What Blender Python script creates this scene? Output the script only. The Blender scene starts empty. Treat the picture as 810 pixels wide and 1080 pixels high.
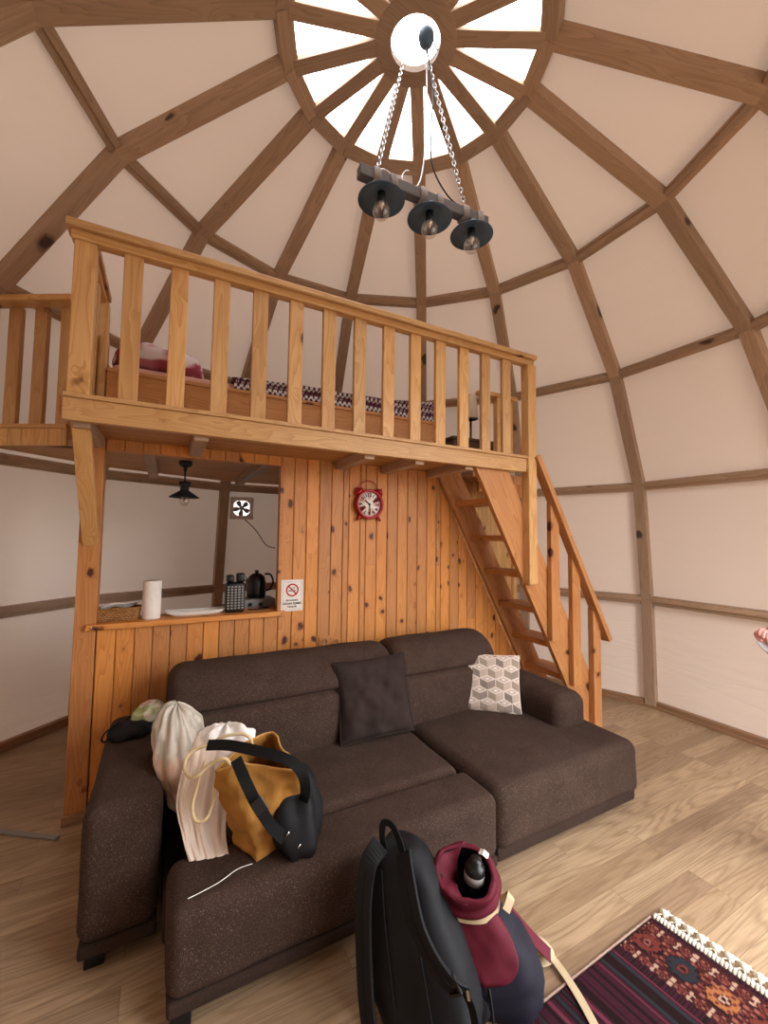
import bpy, bmesh, math, random
from mathutils import Vector, Matrix, noise, Quaternion
random.seed(7)
PI = math.pi
S = bpy.context.scene
COL = S.collection
V = Vector

# ------------------------------------------------------------------ camera
FPX, YAW, PITCH, ROLL, CAMH = 438.04, .48487, .05934, .01225, 1.5
_f = V((math.sin(YAW) * math.cos(PITCH), math.cos(YAW) * math.cos(PITCH), math.sin(PITCH)))
_r0 = V((math.cos(YAW), -math.sin(YAW), 0))
_u0 = _r0.cross(_f)
_r = math.cos(ROLL) * _r0 + math.sin(ROLL) * _u0
_u = -math.sin(ROLL) * _r0 + math.cos(ROLL) * _u0
cam = bpy.data.cameras.new('camera')
cam.sensor_fit = 'VERTICAL'
cam.sensor_height = 36
cam.lens = FPX * 36 / 1080
cam.clip_start = .02
co = bpy.data.objects.new('camera', cam)
COL.objects.link(co)
co.matrix_world = Matrix(((_r.x, _u.x, -_f.x, 0), (_r.y, _u.y, -_f.y, 0), (_r.z, _u.z, -_f.z, CAMH), (0, 0, 0, 1)))
S.camera = co
S.view_settings.view_transform = 'Standard'
S.view_settings.look = 'None'
S.view_settings.gamma = 1
S.view_settings.use_curve_mapping = False
S.view_settings.exposure = .88


def at(px, py, axis, val):
    """world point seen at a photograph pixel, on the plane axis = val"""
    d = _f + _r * ((px - 405) / FPX) - _u * ((py - 540) / FPX)
    i = 'xyz'.index(axis)
    c = V((0, 0, CAMH))
    return c + d * ((val - c[i]) / d[i])


# ------------------------------------------------------------------ materials
def lin(h):
    h = h.lstrip('#')
    o = []
    for i in (0, 2, 4):
        c = int(h[i:i + 2], 16) / 255
        o.append(c / 12.92 if c <= .04045 else ((c + .055) / 1.055) ** 2.4)
    return (*o, 1)


class NT:
    def __init__(s, name):
        s.m = bpy.data.materials.new(name)
        s.m.use_nodes = True
        s.t = s.m.node_tree
        s.t.nodes.clear()
        s.out = s.n('ShaderNodeOutputMaterial')

    def n(s, typ, ins=None, **kw):
        nd = s.t.nodes.new(typ)
        for k, v in kw.items():
            setattr(nd, k, v)
        for k, v in (ins or {}).items():
            if isinstance(v, bpy.types.NodeSocket):
                s.t.links.new(v, nd.inputs[k])
            else:
                nd.inputs[k].default_value = v
        return nd

    def math(s, op, a, b=0.0, c=None, clamp=False):
        ins = {0: a, 1: b}
        if c is not None:
            ins[2] = c
        return s.n('ShaderNodeMath', ins, operation=op, use_clamp=clamp).outputs[0]

    def mix(s, f, a, b, mode='MIX'):
        nd = s.n('ShaderNodeMix', data_type='RGBA', blend_type=mode)
        for k, v in ((0, f), (6, a), (7, b)):
            if isinstance(v, bpy.types.NodeSocket):
                s.t.links.new(v, nd.inputs[k])
            else:
                nd.inputs[k].default_value = v
        return nd.outputs[2]

    def ramp(s, f, stops, interp='LINEAR'):
        nd = s.n('ShaderNodeValToRGB', {0: f})
        cr = nd.color_ramp
        cr.interpolation = interp
        while len(cr.elements) < len(stops):
            cr.elements.new(.5)
        for e, (p, c) in zip(cr.elements, stops):
            e.position = p
            e.color = c if len(c) == 4 else (*c, 1)
        return nd.outputs[0]

    def attr(s, name):
        return s.n('ShaderNodeAttribute', attribute_name=name)

    def mapping(s, vec, scale=(1, 1, 1), loc=(0, 0, 0)):
        return s.n('ShaderNodeMapping', {0: vec, 1: loc, 3: scale}).outputs[0]

    def noise(s, vec, scale, detail=2, rough=.5, dist=0):
        return s.n('ShaderNodeTexNoise', {'Vector': vec, 'Scale': scale, 'Detail': detail, 'Roughness': rough, 'Distortion': dist}).outputs[0]

    def bump(s, h, strength=.3, dist=.01):
        return s.n('ShaderNodeBump', {'Height': h, 'Strength': strength, 'Distance': dist}).outputs[0]

    def bsdf(s, color, rough=.6, normal=None, metal=0, spec=.4, **extra):
        ins = {'Base Color': color, 'Roughness': rough, 'Metallic': metal, 'Specular IOR Level': spec}
        if normal is not None:
            ins['Normal'] = normal
        ins.update(extra)
        b = s.n('ShaderNodeBsdfPrincipled', ins)
        s.t.links.new(b.outputs[0], s.out.inputs[0])
        return b


def wood(name, light, mid, dark, knots=1.0, knotscale=8.0, rough=.5, vary=.35, grain=1.0):
    t = NT(name)
    gc = t.attr('gc').outputs['Vector']
    rn = t.attr('rn').outputs['Fac']
    # knots bend the grain around themselves
    kv = t.mapping(gc, (knotscale * .72, knotscale, knotscale))
    wv = t.n('ShaderNodeTexNoise', {'Vector': t.mapping(gc, (knotscale * 2, knotscale * 2.6, knotscale * 2.6)), 'Scale': 1.0, 'Detail': 2}).outputs['Color']
    kv = t.n('ShaderNodeVectorMath', {0: kv, 1: t.n('ShaderNodeVectorMath', {0: wv, 'Scale': .32}, operation='SCALE').outputs[0]}, operation='ADD').outputs[0]
    vor = t.n('ShaderNodeTexVoronoi', {'Vector': kv, 'Scale': 1.0}, feature='F1')
    kg = t.n('ShaderNodeSeparateColor', {0: vor.outputs['Color']}).outputs[1]
    kd = t.math('DIVIDE', vor.outputs['Distance'], t.math('ADD', .62, t.math('MULTIPLY', kg, .8)))
    halo = t.math('SUBTRACT', 1, t.math('MULTIPLY', kd, 2.6), clamp=True)
    gv = t.n('ShaderNodeVectorMath', {0: t.mapping(gc, (.55, 6, 6)), 1: t.n('ShaderNodeCombineXYZ', {1: t.math('MULTIPLY', t.math('MULTIPLY', halo, halo), .55)}).outputs[0]}, operation='ADD').outputs[0]
    low = t.noise(gv, 1.6, 2, .45, .25)
    rings = t.math('FRACT', t.math('MULTIPLY', low, 15 * grain))
    rings = t.math('POWER', rings, 2.2)
    fine = t.noise(t.mapping(gc, (6, 160, 160)), 1, 2, .6)
    base = t.mix(t.math('MULTIPLY', rings, .62), lin(light), lin(mid))
    base = t.mix(t.math('MULTIPLY', t.math('SUBTRACT', fine, .35, clamp=True), .55), base, lin(mid))
    broad = t.noise(t.mapping(gc, (.8, 3, 3)), 1.3, 2)
    base = t.mix(t.math('MULTIPLY', t.math('SUBTRACT', broad, .42, clamp=True), 1.1), base, lin(mid))
    hv = t.n('ShaderNodeHueSaturation', {'Color': base, 'Saturation': t.math('ADD', 1 - vary * .08, t.math('MULTIPLY', rn, vary * .16)), 'Value': t.math('ADD', 1 - vary * .5, t.math('MULTIPLY', rn, vary))}).outputs[0]
    if knots > 0:
        pick = t.math('LESS_THAN', t.n('ShaderNodeSeparateColor', {0: vor.outputs['Color']}).outputs[0], knots)
        core = t.math('MULTIPLY', t.math('SUBTRACT', 1, t.math('MULTIPLY', kd, 5.4), clamp=True), pick)
        core = t.math('MULTIPLY', core, 2.6, clamp=True)
        ring2 = t.math('MULTIPLY', t.math('SUBTRACT', 1, t.math('MULTIPLY', kd, 3.0), clamp=True), pick)
        hv = t.mix(t.math('MULTIPLY', ring2, .75), hv, lin(mid))
        hv = t.mix(core, hv, lin(dark))
    nb = t.bump(t.math('ADD', fine, t.math('MULTIPLY', rings, .3)), .12, .002)
    t.bsdf(hv, rough, nb, spec=.35)
    return t.m


def cloth(name, color, color2=None, scale=600, rough=.95, bump=.35, speck=0.0, speckcol=None, sheen=0.0, wr=0.0):
    t = NT(name)
    oc = t.n('ShaderNodeTexCoord').outputs['Object']
    n1 = t.noise(oc, scale, 2, .6)
    n2 = t.noise(oc, 9, 3, .55)
    c2 = color2 or color
    base = t.mix(t.math('MULTIPLY', t.math('SUBTRACT', n2, .3, clamp=True), 1.6, clamp=True), lin(color), lin(c2))
    if speck:
        n3 = t.noise(t.mapping(oc, (1, 1, .6)), 330, 2, .75)
        f = t.math('MULTIPLY', t.math('SUBTRACT', n3, .56, clamp=True), 7 * speck, clamp=True)
        base = t.mix(f, base, lin(speckcol))
    h = n1
    if wr:
        h = t.math('ADD', n1, t.math('MULTIPLY', t.noise(t.mapping(oc, (1, 1, .4)), 22, 3, .6), wr))
    t.bsdf(base, rough, t.bump(h, bump, .003), spec=.2, **({'Sheen Weight': sheen, 'Sheen Roughness': .5} if sheen else {}))
    return t.m


def plain(name, color, rough=.5, metal=0, spec=.4, **k):
    t = NT(name)
    oc = t.n('ShaderNodeTexCoord').outputs['Object']
    n1 = t.noise(oc, 40, 2)
    c = t.mix(t.math('MULTIPLY', n1, .18), lin(color), (0, 0, 0, 1) if metal == 0 else lin(color))
    t.bsdf(c, rough, None, metal, spec, **k)
    return t.m


def colattr(name, rough=.95, bump=.3, scale=500, spec=.15):
    t = NT(name)
    c = t.attr('col').outputs['Color']
    oc = t.n('ShaderNodeTexCoord').outputs['Object']
    n1 = t.noise(oc, scale, 2, .6)
    c = t.mix(t.math('MULTIPLY', n1, .35), c, (0, 0, 0, 1))
    t.bsdf(c, rough, t.bump(n1, bump, .002), spec=spec)
    return t.m


M = {}
M['rail'] = wood('pale_pine', '#d2a56e', '#ac7740', '#643515', .34, 6.5, .45, .25)
M['wall'] = wood('honey_pine', '#cf8c4c', '#ab6832', '#4c200d', .6, 9.5, .5, .36)
M['stair'] = wood('orange_pine', '#c28a58', '#9d6234', '#4d220e', .3, 7.5, .45, .25)
M['bedw'] = wood('bed_pine', '#c68a50', '#a0662f', '#4a210e', .3, 7, .5, .25)
M['rib'] = wood('brown_fir', '#b3957a', '#90735a', '#49352a', .2, 5, .6, .3)
M['darkw'] = wood('dark_wood', '#5d4530', '#45311f', '#22160e', .1, 5, .6, .2)
M['sofa'] = cloth('charcoal_brown_chenille', '#36271f', '#44332a', 420, .95, .6, .7, '#806c5f')
M['sofadark'] = cloth('sofa_skirt', '#31241d', '#3c2d25', 420, .95, .4, .35, '#665348')
M['cushdark'] = cloth('dark_brown_cushion_cloth', '#2e2320', '#382b26', 500, .9, .2, 0, None, 0, 1.0)
M['black'] = cloth('black_nylon', '#141416', '#1d1d20', 700, .6, .25)
M['blackstrap'] = cloth('black_webbing', '#0d0d0e', '#141415', 900, .7, .3)
M['blackplastic'] = plain('black_plastic', '#101011', .35)
M['white'] = cloth('white_cotton', '#f1ece6', '#e6ded6', 500, .9, .2, 0, None, 0, 1.0)
M['blush'] = cloth('blush_cotton', '#ecdccd', '#e2cdba', 500, .9, .25, 0, None, 0, 1.5)
M['tan'] = cloth('mustard_canvas', '#b3803e', '#94642a', 350, .9, .5, 0, None, 0, 2.5)
M['tanin'] = cloth('tote_lining', '#c99a5c', '#b98748', 350, .9, .3)
M['rope'] = cloth('cream_cord', '#d8c29a', '#c9b083', 300, .9, .4)
M['navy'] = cloth('navy_nylon', '#1c1b26', '#24222e', 700, .65, .25)
M['maroon'] = cloth('maroon_nylon', '#621a29', '#4c1320', 700, .65, .25, 0, None, 0, .7)
M['webbing'] = cloth('cream_webbing', '#c9b492', '#b9a27e', 700, .85, .3)
M['shade'] = plain('hazed_dark_enamel', '#41586c', .42, 0, .5)  # dark enamel with bluish lens haze mixed into its colour
M['iron'] = plain('dark_iron', '#23272c', .5, .3)
M['chain'] = plain('steel_chain', '#b9b6b4', .35, .85)
M['chrome'] = plain('chrome', '#c4c4c4', .2, 1)
M['ropewrap'] = cloth('jute_wrap', '#a59a92', '#8d8279', 250, .95, .5)
M['red'] = plain('red_enamel', '#a0151c', .35, .1, .5)
M['paper'] = plain('white_paper', '#efe6dc', .85, 0, .1)
M['whiteplastic'] = plain('white_plastic', '#f2eee8', .45)
M['greyplastic'] = plain('grey_plastic', '#8b8581', .45)
M['ink'] = plain('black_ink', '#1a1310', .8, 0, .1)
M['redink'] = plain('red_ink', '#b3131c', .7, 0, .1)
M['wedge'] = plain('brown_print', '#7d3a35', .8, 0, .1)
M['pinkprint'] = plain('pale_pink_print', '#dcb3a4', .8, 0, .1)
def mk_wicker():
    t = NT('woven_wicker')
    oc = t.n('ShaderNodeTexCoord').outputs['Object']
    sp_ = t.n('ShaderNodeSeparateXYZ', {0: oc})
    v = t.n('ShaderNodeCombineXYZ', {0: t.math('ADD', sp_.outputs[0], sp_.outputs[1]), 1: sp_.outputs[2]}).outputs[0]
    br = t.n('ShaderNodeTexBrick', {'Vector': v, 'Color1': lin('#b9854b'), 'Color2': lin('#9a6632'), 'Mortar': lin('#3f2411'), 'Scale': 1.0, 'Mortar Size': .0016, 'Brick Width': .019, 'Row Height': .0105, 'Mortar Smooth': .5})
    t.bsdf(br.outputs['Color'], .75, t.bump(t.math('SUBTRACT', 1, br.outputs['Fac']), .9, .004))
    return t.m


M['wicker'] = mk_wicker()
M['china'] = plain('glazed_china', '#e6e0d6', .15, 0, .6)
M['pinksheet'] = cloth('pink_cotton', '#cf9c8d', '#c08a7c', 400, .95, .2, 0, None, 0, 1.0)
M['lampshade'] = cloth('cream_lampshade', '#e2d6c2', '#d8cab2', 500, .9, .1)
M['colattr'] = colattr('printed_cloth')
M['rug'] = colattr('woven_wool', .98, .7, 260, .05)
M['fringe'] = cloth('cream_fringe', '#e9e1cf', '#d6cbb5', 300, .95, .6)
M['skin'] = plain('skin', '#d2958a', .5, 0, .35, **{'Subsurface Weight': .1})
M['hair'] = plain('dark_hair', '#241813', .6)
M['shirt'] = cloth('grey_cotton', '#aaa3a3', '#968f90', 500, .9, .2, 0, None, 0, 1.0)
M['jeans'] = cloth('blue_denim', '#39435a', '#2d3548', 700, .9, .3)
M['base'] = wood('skirting_wood', '#9b7657', '#7d5a40', '#3c261a', 0, 5, .5, .2)


def mk_glass(name, f=.06):
    t = NT(name)
    lw = t.n('ShaderNodeFresnel', {'IOR': 1.45}).outputs[0]
    tr = t.n('ShaderNodeBsdfTransparent', {0: (.97, .98, .98, 1)})
    gl = t.n('ShaderNodeBsdfGlossy', {0: (1, 1, 1, 1), 'Roughness': .03})
    mx = t.n('ShaderNodeMixShader', {0: t.math('MULTIPLY', lw, 1.0), 1: tr.outputs[0], 2: gl.outputs[0]})
    t.t.links.new(mx.outputs[0], t.out.inputs[0])
    return t.m


M['glass'] = mk_glass('clear_glass')


def mk_membrane():
    t = NT('tent_membrane')
    gc = t.attr('gc').outputs['Vector']
    n1 = t.noise(t.mapping(gc, (1.1, 1.1, 5.5)), 2.2, 4, .6, .6)
    n2 = t.noise(t.mapping(gc, (60, 60, 60)), 6, 2)
    zz = t.n('ShaderNodeSeparateXYZ', {0: gc}).outputs[2]
    lowf = t.n('ShaderNodeMapRange', {0: zz, 1: .4, 2: 1.3, 3: 1.0, 4: .06}).outputs[0]
    n3 = t.noise(t.mapping(gc, (.8, .8, 5)), 1.2, 3, .6, 1.6)
    h = t.math('ADD', t.math('MULTIPLY', n3, lowf), t.math('MULTIPLY', n2, .02))
    nb = t.bump(h, .16, .05)
    c = t.mix(t.math('MULTIPLY', n1, .35), lin('#e2d1c2'), lin('#dac7b7'))
    df = t.n('ShaderNodeBsdfDiffuse', {0: c, 'Normal': nb})
    tl = t.n('ShaderNodeBsdfTranslucent', {0: lin('#efd6c1'), 'Normal': nb})
    mx = t.n('ShaderNodeMixShader', {0: .021, 1: df.outputs[0], 2: tl.outputs[0]})
    t.t.links.new(mx.outputs[0], t.out.inputs[0])
    return t.m


M['membrane'] = mk_membrane()


def mk_floor():
    t = NT('oak_laminate')
    oc = t.n('ShaderNodeTexCoord').outputs['Object']
    br = t.n('ShaderNodeTexBrick', {'Vector': oc, 'Color1': (0, 0, 0, 1), 'Color2': (1, 1, 1, 1), 'Mortar': (.5, .5, .5, 1), 'Scale': 1.0,
                                   'Mortar Size': .0012, 'Brick Width': 1.12, 'Row Height': .1, 'Bias': 0.0, 'Mortar Smooth': .1}, offset=.37, offset_frequency=3)
    rnd = br.outputs['Color']
    off = t.n('ShaderNodeVectorMath', {0: rnd, 'Scale': 37.0}, operation='SCALE').outputs[0]
    v = t.n('ShaderNodeVectorMath', {0: oc, 1: off}, operation='ADD').outputs[0]
    gv = t.mapping(v, (.42, 5.5, 4))
    low = t.noise(gv, 1.5, 1.5, .45, .2)
    rings = t.math('POWER', t.math('ADD', .5, t.math('MULTIPLY', .5, t.math('SINE', t.math('MULTIPLY', low, 120)))), 2.6)
    fine = t.noise(t.mapping(v, (5, 120, 50)), 1, 3, .65)
    base = t.ramp(t.n('ShaderNodeSeparateColor', {0: rnd}).outputs[0], [(0, lin('#93785e')), (.35, lin('#ab9072')), (.7, lin('#b89c7b')), (1, lin('#9b7f61'))])
    base = t.mix(t.math('MULTIPLY', rings, .42), base, lin('#745a40'))
    base = t.mix(t.math('MULTIPLY', t.math('SUBTRACT', fine, .4, clamp=True), 1.3, clamp=True), base, lin('#6b5037'))
    base = t.mix(t.math('MULTIPLY', br.outputs['Fac'], .55), base, lin('#5d452f'))
    t.bsdf(base, t.math('ADD', .36, t.math('MULTIPLY', fine, .2)), t.bump(t.math('SUBTRACT', t.math('MULTIPLY', fine, .2), br.outputs['Fac']), .15, .002), spec=.4)
    return t.m


M['floor'] = mk_floor()


def mk_boards():
    """loft boards: tongue and groove along x, one board every 95 mm of y"""
    t = NT('loft_boards')
    oc = t.attr('gc').outputs['Vector']
    y = t.n('ShaderNodeSeparateXYZ', {0: oc}).outputs[1]
    yy = t.math('DIVIDE', y, .095)
    idx = t.math('FLOOR', yy)
    fr = t.math('FRACT', yy)
    gro = t.math('LESS_THAN', fr, .05)
    wn = t.n('ShaderNodeTexWhiteNoise', {'W': idx}, noise_dimensions='1D').outputs[0]
    off = t.n('ShaderNodeCombineXYZ', {0: t.math('MULTIPLY', wn, 30), 2: t.math('MULTIPLY', wn, 9)}).outputs[0]
    v = t.n('ShaderNodeVectorMath', {0: oc, 1: off}, operation='ADD').outputs[0]
    low = t.noise(t.mapping(v, (.6, 6, 6)), 1.6, 2, .5, .3)
    rings = t.math('POWER', t.math('FRACT', t.math('MULTIPLY', low, 14)), 2)
    c = t.mix(t.math('MULTIPLY', rings, .5), lin('#c08a55'), lin('#945c2f'))
    c = t.mix(t.math('MULTIPLY', wn, .4), c, lin('#8e5a30'))
    c = t.mix(t.math('MULTIPLY', gro, .8), c, lin('#3d2312'))
    t.bsdf(c, .55, t.bump(t.math('SUBTRACT', 1, gro), .4, .004))
    return t.m


M['boards'] = mk_boards()


def emit(name, col, s):
    t = NT(name)
    e = t.n('ShaderNodeEmission', {0: lin(col), 1: s})
    t.t.links.new(e.outputs[0], t.out.inputs[0])
    return t.m


M['daylight'] = emit('daylight_behind_fan', '#f3f3ee', .9)


# ------------------------------------------------------------------ mesh builder (all in world coordinates)
class MB:
    def __init__(s, xf=None):
        s.v, s.f, s.g, s.r, s.c = [], [], [], [], []
        s.xf = xf or Matrix.Identity(4)
        s.smooth_f = []

    def add(s, vs, fs, gs=None, rn=None, cols=None, smooth=False):
        b = len(s.v)
        rn = random.random() if rn is None else rn
        for i, p in enumerate(vs):
            p = V(p)
            s.v.append(s.xf @ p)
            s.g.append(V(gs[i]) if gs else p)
            s.r.append(rn)
            s.c.append(cols[i] if cols else (1, 1, 1, 1))
        for f in fs:
            s.f.append([b + i for i in f])
            s.smooth_f.append(smooth)

    def obox(s, c, ax, ay, az, hx, hy, hz, grain=0, rn=None, seed=None):
        """oriented box; grain = index of the axis the wood runs along"""
        c, A, Hh = V(c), (V(ax), V(ay), V(az)), (hx, hy, hz)
        off = V((random.uniform(0, 50), random.uniform(0, 50), random.uniform(0, 50)))
        vs, gs = [], []
        for i in (-1, 1):
            for j in (-1, 1):
                for k in (-1, 1):
                    l = (i * hx, j * hy, k * hz)
                    vs.append(c + A[0] * l[0] + A[1] * l[1] + A[2] * l[2])
                    o = [l[grain], l[(grain + 1) % 3], l[(grain + 2) % 3]]
                    gs.append(V(o) + off)
        fs = [(0, 1, 3, 2), (4, 6, 7, 5), (0, 4, 5, 1), (2, 3, 7, 6), (0, 2, 6, 4), (1, 5, 7, 3)]
        if A[0].cross(A[1]).dot(A[2]) < 0:
            fs = [f[::-1] for f in fs]
        s.add(vs, fs, gs, rn)
        return s

    def box(s, x0, x1, y0, y1, z0, z1, grain=0, rn=None):
        return s.obox(((x0 + x1) / 2, (y0 + y1) / 2, (z0 + z1) / 2), (1, 0, 0), (0, 1, 0), (0, 0, 1), (x1 - x0) / 2, (y1 - y0) / 2, (z1 - z0) / 2, grain, rn)

    def beam(s, p, q, nrm, w, d, rn=None):
        """beam p to q; nrm points through its depth d (p, q lie on the face opposite nrm); w across"""
        p, q = V(p), V(q)
        t = (q - p).normalized()
        n = V(nrm)
        n = (n - t * n.dot(t)).normalized()
        b = t.cross(n)
        return s.obox((p + q) / 2 + n * d / 2, t, b, n, (q - p).length / 2, w / 2, d / 2, 0, rn)

    def poly(s, pts2, z0, z1, gs=None):
        """prism from a flat outline"""
        n = len(pts2)
        vs = [(x, y, z0) for x, y in pts2] + [(x, y, z1) for x, y in pts2]
        fs = [tuple(range(n))[::-1], tuple(range(n, 2 * n))] + [(i, (i + 1) % n, n + (i + 1) % n, n + i) for i in range(n)]
        s.add(vs, fs)
        return s

    def prism(s, outline, thick):
        """outline: coplanar 3-D points; thick: extrusion vector; grain along the first edge"""
        o = [V(p) for p in outline]
        th = V(thick)
        n = len(o)
        t = (o[1] - o[0]).normalized()
        nn = th.normalized()
        b = nn.cross(t)
        off = V((random.uniform(0, 50), random.uniform(0, 50), random.uniform(0, 50)))
        vs = o + [p + th for p in o]
        gs = [off + V(((p - o[0]).dot(t), (p - o[0]).dot(b), (p - o[0]).dot(nn))) for p in vs]
        nrm = V((0, 0, 0))
        for i in range(n):
            nrm += o[i].cross(o[(i + 1) % n])
        fs = [tuple(range(n)), tuple(range(n, 2 * n))[::-1]] + [(i, n + i, n + (i + 1) % n, (i + 1) % n) for i in range(n)]
        if nrm.dot(th) > 0:
            fs = [f[::-1] for f in fs]
        s.add(vs, fs, gs)
        return s

    def tube(s, path, r, n=8, closed=False, cap=True):
        P = [V(p) for p in path]
        m = len(P)
        rr = r if isinstance(r, (list, tuple)) else [r] * m
        rings, prev = [], None
        L = 0
        vs, gs = [], []
        for i in range(m):
            a = P[(i - 1) % m] if (closed or i > 0) else P[i]
            c = P[(i + 1) % m] if (closed or i < m - 1) else P[i]
            t = (c - a)
            t = t.normalized() if t.length > 1e-9 else V((0, 0, 1))
            if prev is None:
                u = t.orthogonal().normalized()
            else:
                u = prev - t * prev.dot(t)
                u = u.normalized() if u.length > 1e-6 else t.orthogonal().normalized()
            prev = u
            w = t.cross(u)
            if i:
                L += (P[i] - P[i - 1]).length
            for k in range(n):
                a_ = 2 * PI * k / n
                vs.append(P[i] + (u * math.cos(a_) + w * math.sin(a_)) * rr[i])
                gs.append((L, rr[i] * math.cos(a_), rr[i] * math.sin(a_)))
        fs = []
        for i in range(m if closed else m - 1):
            for k in range(n):
                a0, a1 = i * n + k, i * n + (k + 1) % n
                b0, b1 = ((i + 1) % m) * n + k, ((i + 1) % m) * n + (k + 1) % n
                fs.append((a0, a1, b1, b0))
        if cap and not closed:
            fs.append(tuple(range(n))[::-1])
            fs.append(tuple(range((m - 1) * n, m * n)))
        s.add(vs, fs, gs, smooth=True)
        return s

    def ribbon(s, path, w, th, ups):
        """strap: path, width w, thickness th, ups = outward normal(s)"""
        P = [V(p) for p in path]
        m = len(P)
        ws = w if isinstance(w, (list, tuple)) else [w] * m
        U = ups if isinstance(ups, list) else [ups] * m
        vs = []
        for i in range(m):
            t = (P[min(i + 1, m - 1)] - P[max(i - 1, 0)]).normalized()
            n = V(U[i])
            n = (n - t * n.dot(t)).normalized()
            b = t.cross(n)
            for (k, l) in ((-1, 0), (1, 0), (1, 1), (-1, 1)):
                vs.append(P[i] + b * (k * ws[i] / 2) + n * (th * l))
        fs = []
        for i in range(m - 1):
            for k in range(4):
                a0, a1 = i * 4 + k, i * 4 + (k + 1) % 4
                fs.append((a0, a1, a1 + 4, a0 + 4))
        fs.append((3, 2, 1, 0))
        e = (m - 1) * 4
        fs.append((e, e + 1, e + 2, e + 3))
        s.add(vs, fs, smooth=False)
        return s

    def lathe(s, prof, c=(0, 0, 0), n=32, axis=None, smooth=True):
        """prof: (r, h) list; axis: direction of h"""
        c = V(c)
        a = V(axis or (0, 0, 1)).normalized()
        u = a.orthogonal().normalized()
        w = a.cross(u)
        vs, fs = [], []
        m = len(prof)
        for r, h in prof:
            for k in range(n):
                t = 2 * PI * k / n
                vs.append(c + a * h + (u * math.cos(t) + w * math.sin(t)) * max(r, 1e-5))
        for i in range(m - 1):
            for k in range(n):
                fs.append((i * n + k, i * n + (k + 1) % n, (i + 1) * n + (k + 1) % n, (i + 1) * n + k))
        if prof[0][0] > 1e-4:
            fs.append(tuple(range(n))[::-1])
        if prof[-1][0] > 1e-4:
            fs.append(tuple(range((m - 1) * n, m * n)))
        s.add(vs, fs, smooth=smooth)
        return s

    def loft(s, rings, closed=True, cap0=True, cap1=True, smooth=True):
        n = len(rings[0])
        vs = [p for r in rings for p in r]
        fs = []
        for i in range(len(rings) - 1):
            for k in range(n if closed else n - 1):
                fs.append((i * n + k, i * n + (k + 1) % n, (i + 1) * n + (k + 1) % n, (i + 1) * n + k))
        if cap0:
            fs.append(tuple(range(n))[::-1])
        if cap1:
            fs.append(tuple(range((len(rings) - 1) * n, len(rings) * n)))
        s.add(vs, fs, smooth=smooth)
        return s

    def rbox(s, x0, x1, y0, y1, z0, z1, r=.05, seg=4, sub=6, fn=None):
        """upholstery block: rounded edges, own grid, optional shaping fn(p, normal) -> p"""
        h = ((x1 - x0) / 2, (y1 - y0) / 2, (z1 - z0) / 2)
        c = V(((x0 + x1) / 2, (y0 + y1) / 2, (z0 + z1) / 2))
        r = min(r, *[q * .98 for q in h])
        co_ = []
        for q in h:
            inner = q - r
            l = [-(inner + r * math.tan(math.radians(45 * (1 - i / seg)))) for i in range(seg)]
            mid = [-inner + 2 * inner * i / sub for i in range(sub + 1)]
            l = l + mid + [-t for t in l[::-1]]
            co_.append(l)
        idx, vs, fs = {}, [], []

        def vid(p):
            k = tuple(round(t, 6) for t in p)
            if k not in idx:
                q = V([max(-(h[i] - r), min(h[i] - r, p[i])) for i in range(3)])
                d = V(p) - q
                nn = d.normalized()
                w = q + nn * r + c
                if fn:
                    w = fn(w, nn)
                idx[k] = len(vs)
                vs.append(w)
            return idx[k]
        for ax in range(3):
            b, d = (ax + 1) % 3, (ax + 2) % 3
            for sg in (-1, 1):
                for i in range(len(co_[b]) - 1):
                    for j in range(len(co_[d]) - 1):
                        q = []
                        for (ii, jj) in ((i, j), (i + 1, j), (i + 1, j + 1), (i, j + 1)):
                            p = [0, 0, 0]
                            p[ax] = sg * h[ax]
                            p[b] = co_[b][ii]
                            p[d] = co_[d][jj]
                            q.append(vid(p))
                        fs.append(tuple(q) if sg > 0 else tuple(q[::-1]))
        s.add(vs, fs, smooth=True)
        return s

    def build(s, name, mat, parent=None, bev=0, subsurf=0, solid=0):
        me = bpy.data.meshes.new(name)
        loc = V((0, 0, 0))
        vs = s.v
        if parent is None:
            xs, ys, zs = [p.x for p in vs], [p.y for p in vs], [p.z for p in vs]
            loc = V(((min(xs) + max(xs)) / 2, (min(ys) + max(ys)) / 2, min(zs)))
        else:
            loc = WL[parent.name]
        me.from_pydata([p - loc for p in vs], [], s.f)
        me.polygons.foreach_set('use_smooth', s.smooth_f)
        a = me.attributes.new('gc', 'FLOAT_VECTOR', 'POINT')
        a.data.foreach_set('vector', [t for p in s.g for t in p])
        a = me.attributes.new('rn', 'FLOAT', 'POINT')
        a.data.foreach_set('value', s.r)
        if any(c != (1, 1, 1, 1) for c in s.c):
            a = me.attributes.new('col', 'FLOAT_COLOR', 'POINT')
            a.data.foreach_set('color', [t for p in s.c for t in p])
        me.materials.append(mat)
        me.validate()
        o = bpy.data.objects.new(name, me)
        COL.objects.link(o)
        o.location = loc if parent is None else (0, 0, 0)
        WL[o.name] = loc
        if parent is not None:
            o.parent = parent
        if bev:
            b = o.modifiers.new('edge', 'BEVEL')
            b.width = bev
            b.segments = 2
            b.limit_method = 'ANGLE'
        if solid:
            b = o.modifiers.new('thickness', 'SOLIDIFY')
            b.thickness = solid
            b.offset = 0
        if subsurf:
            b = o.modifiers.new('smooth', 'SUBSURF')
            b.levels = b.render_levels = subsurf
        return o


WL = {}   # world position of every object's origin


def tag(o, label=None, cat=None, group=None, kind=None):
    if label: o['label'] = label
    if cat: o['category'] = cat
    if group: o['group'] = group
    if kind: o['kind'] = kind
    return o


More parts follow.
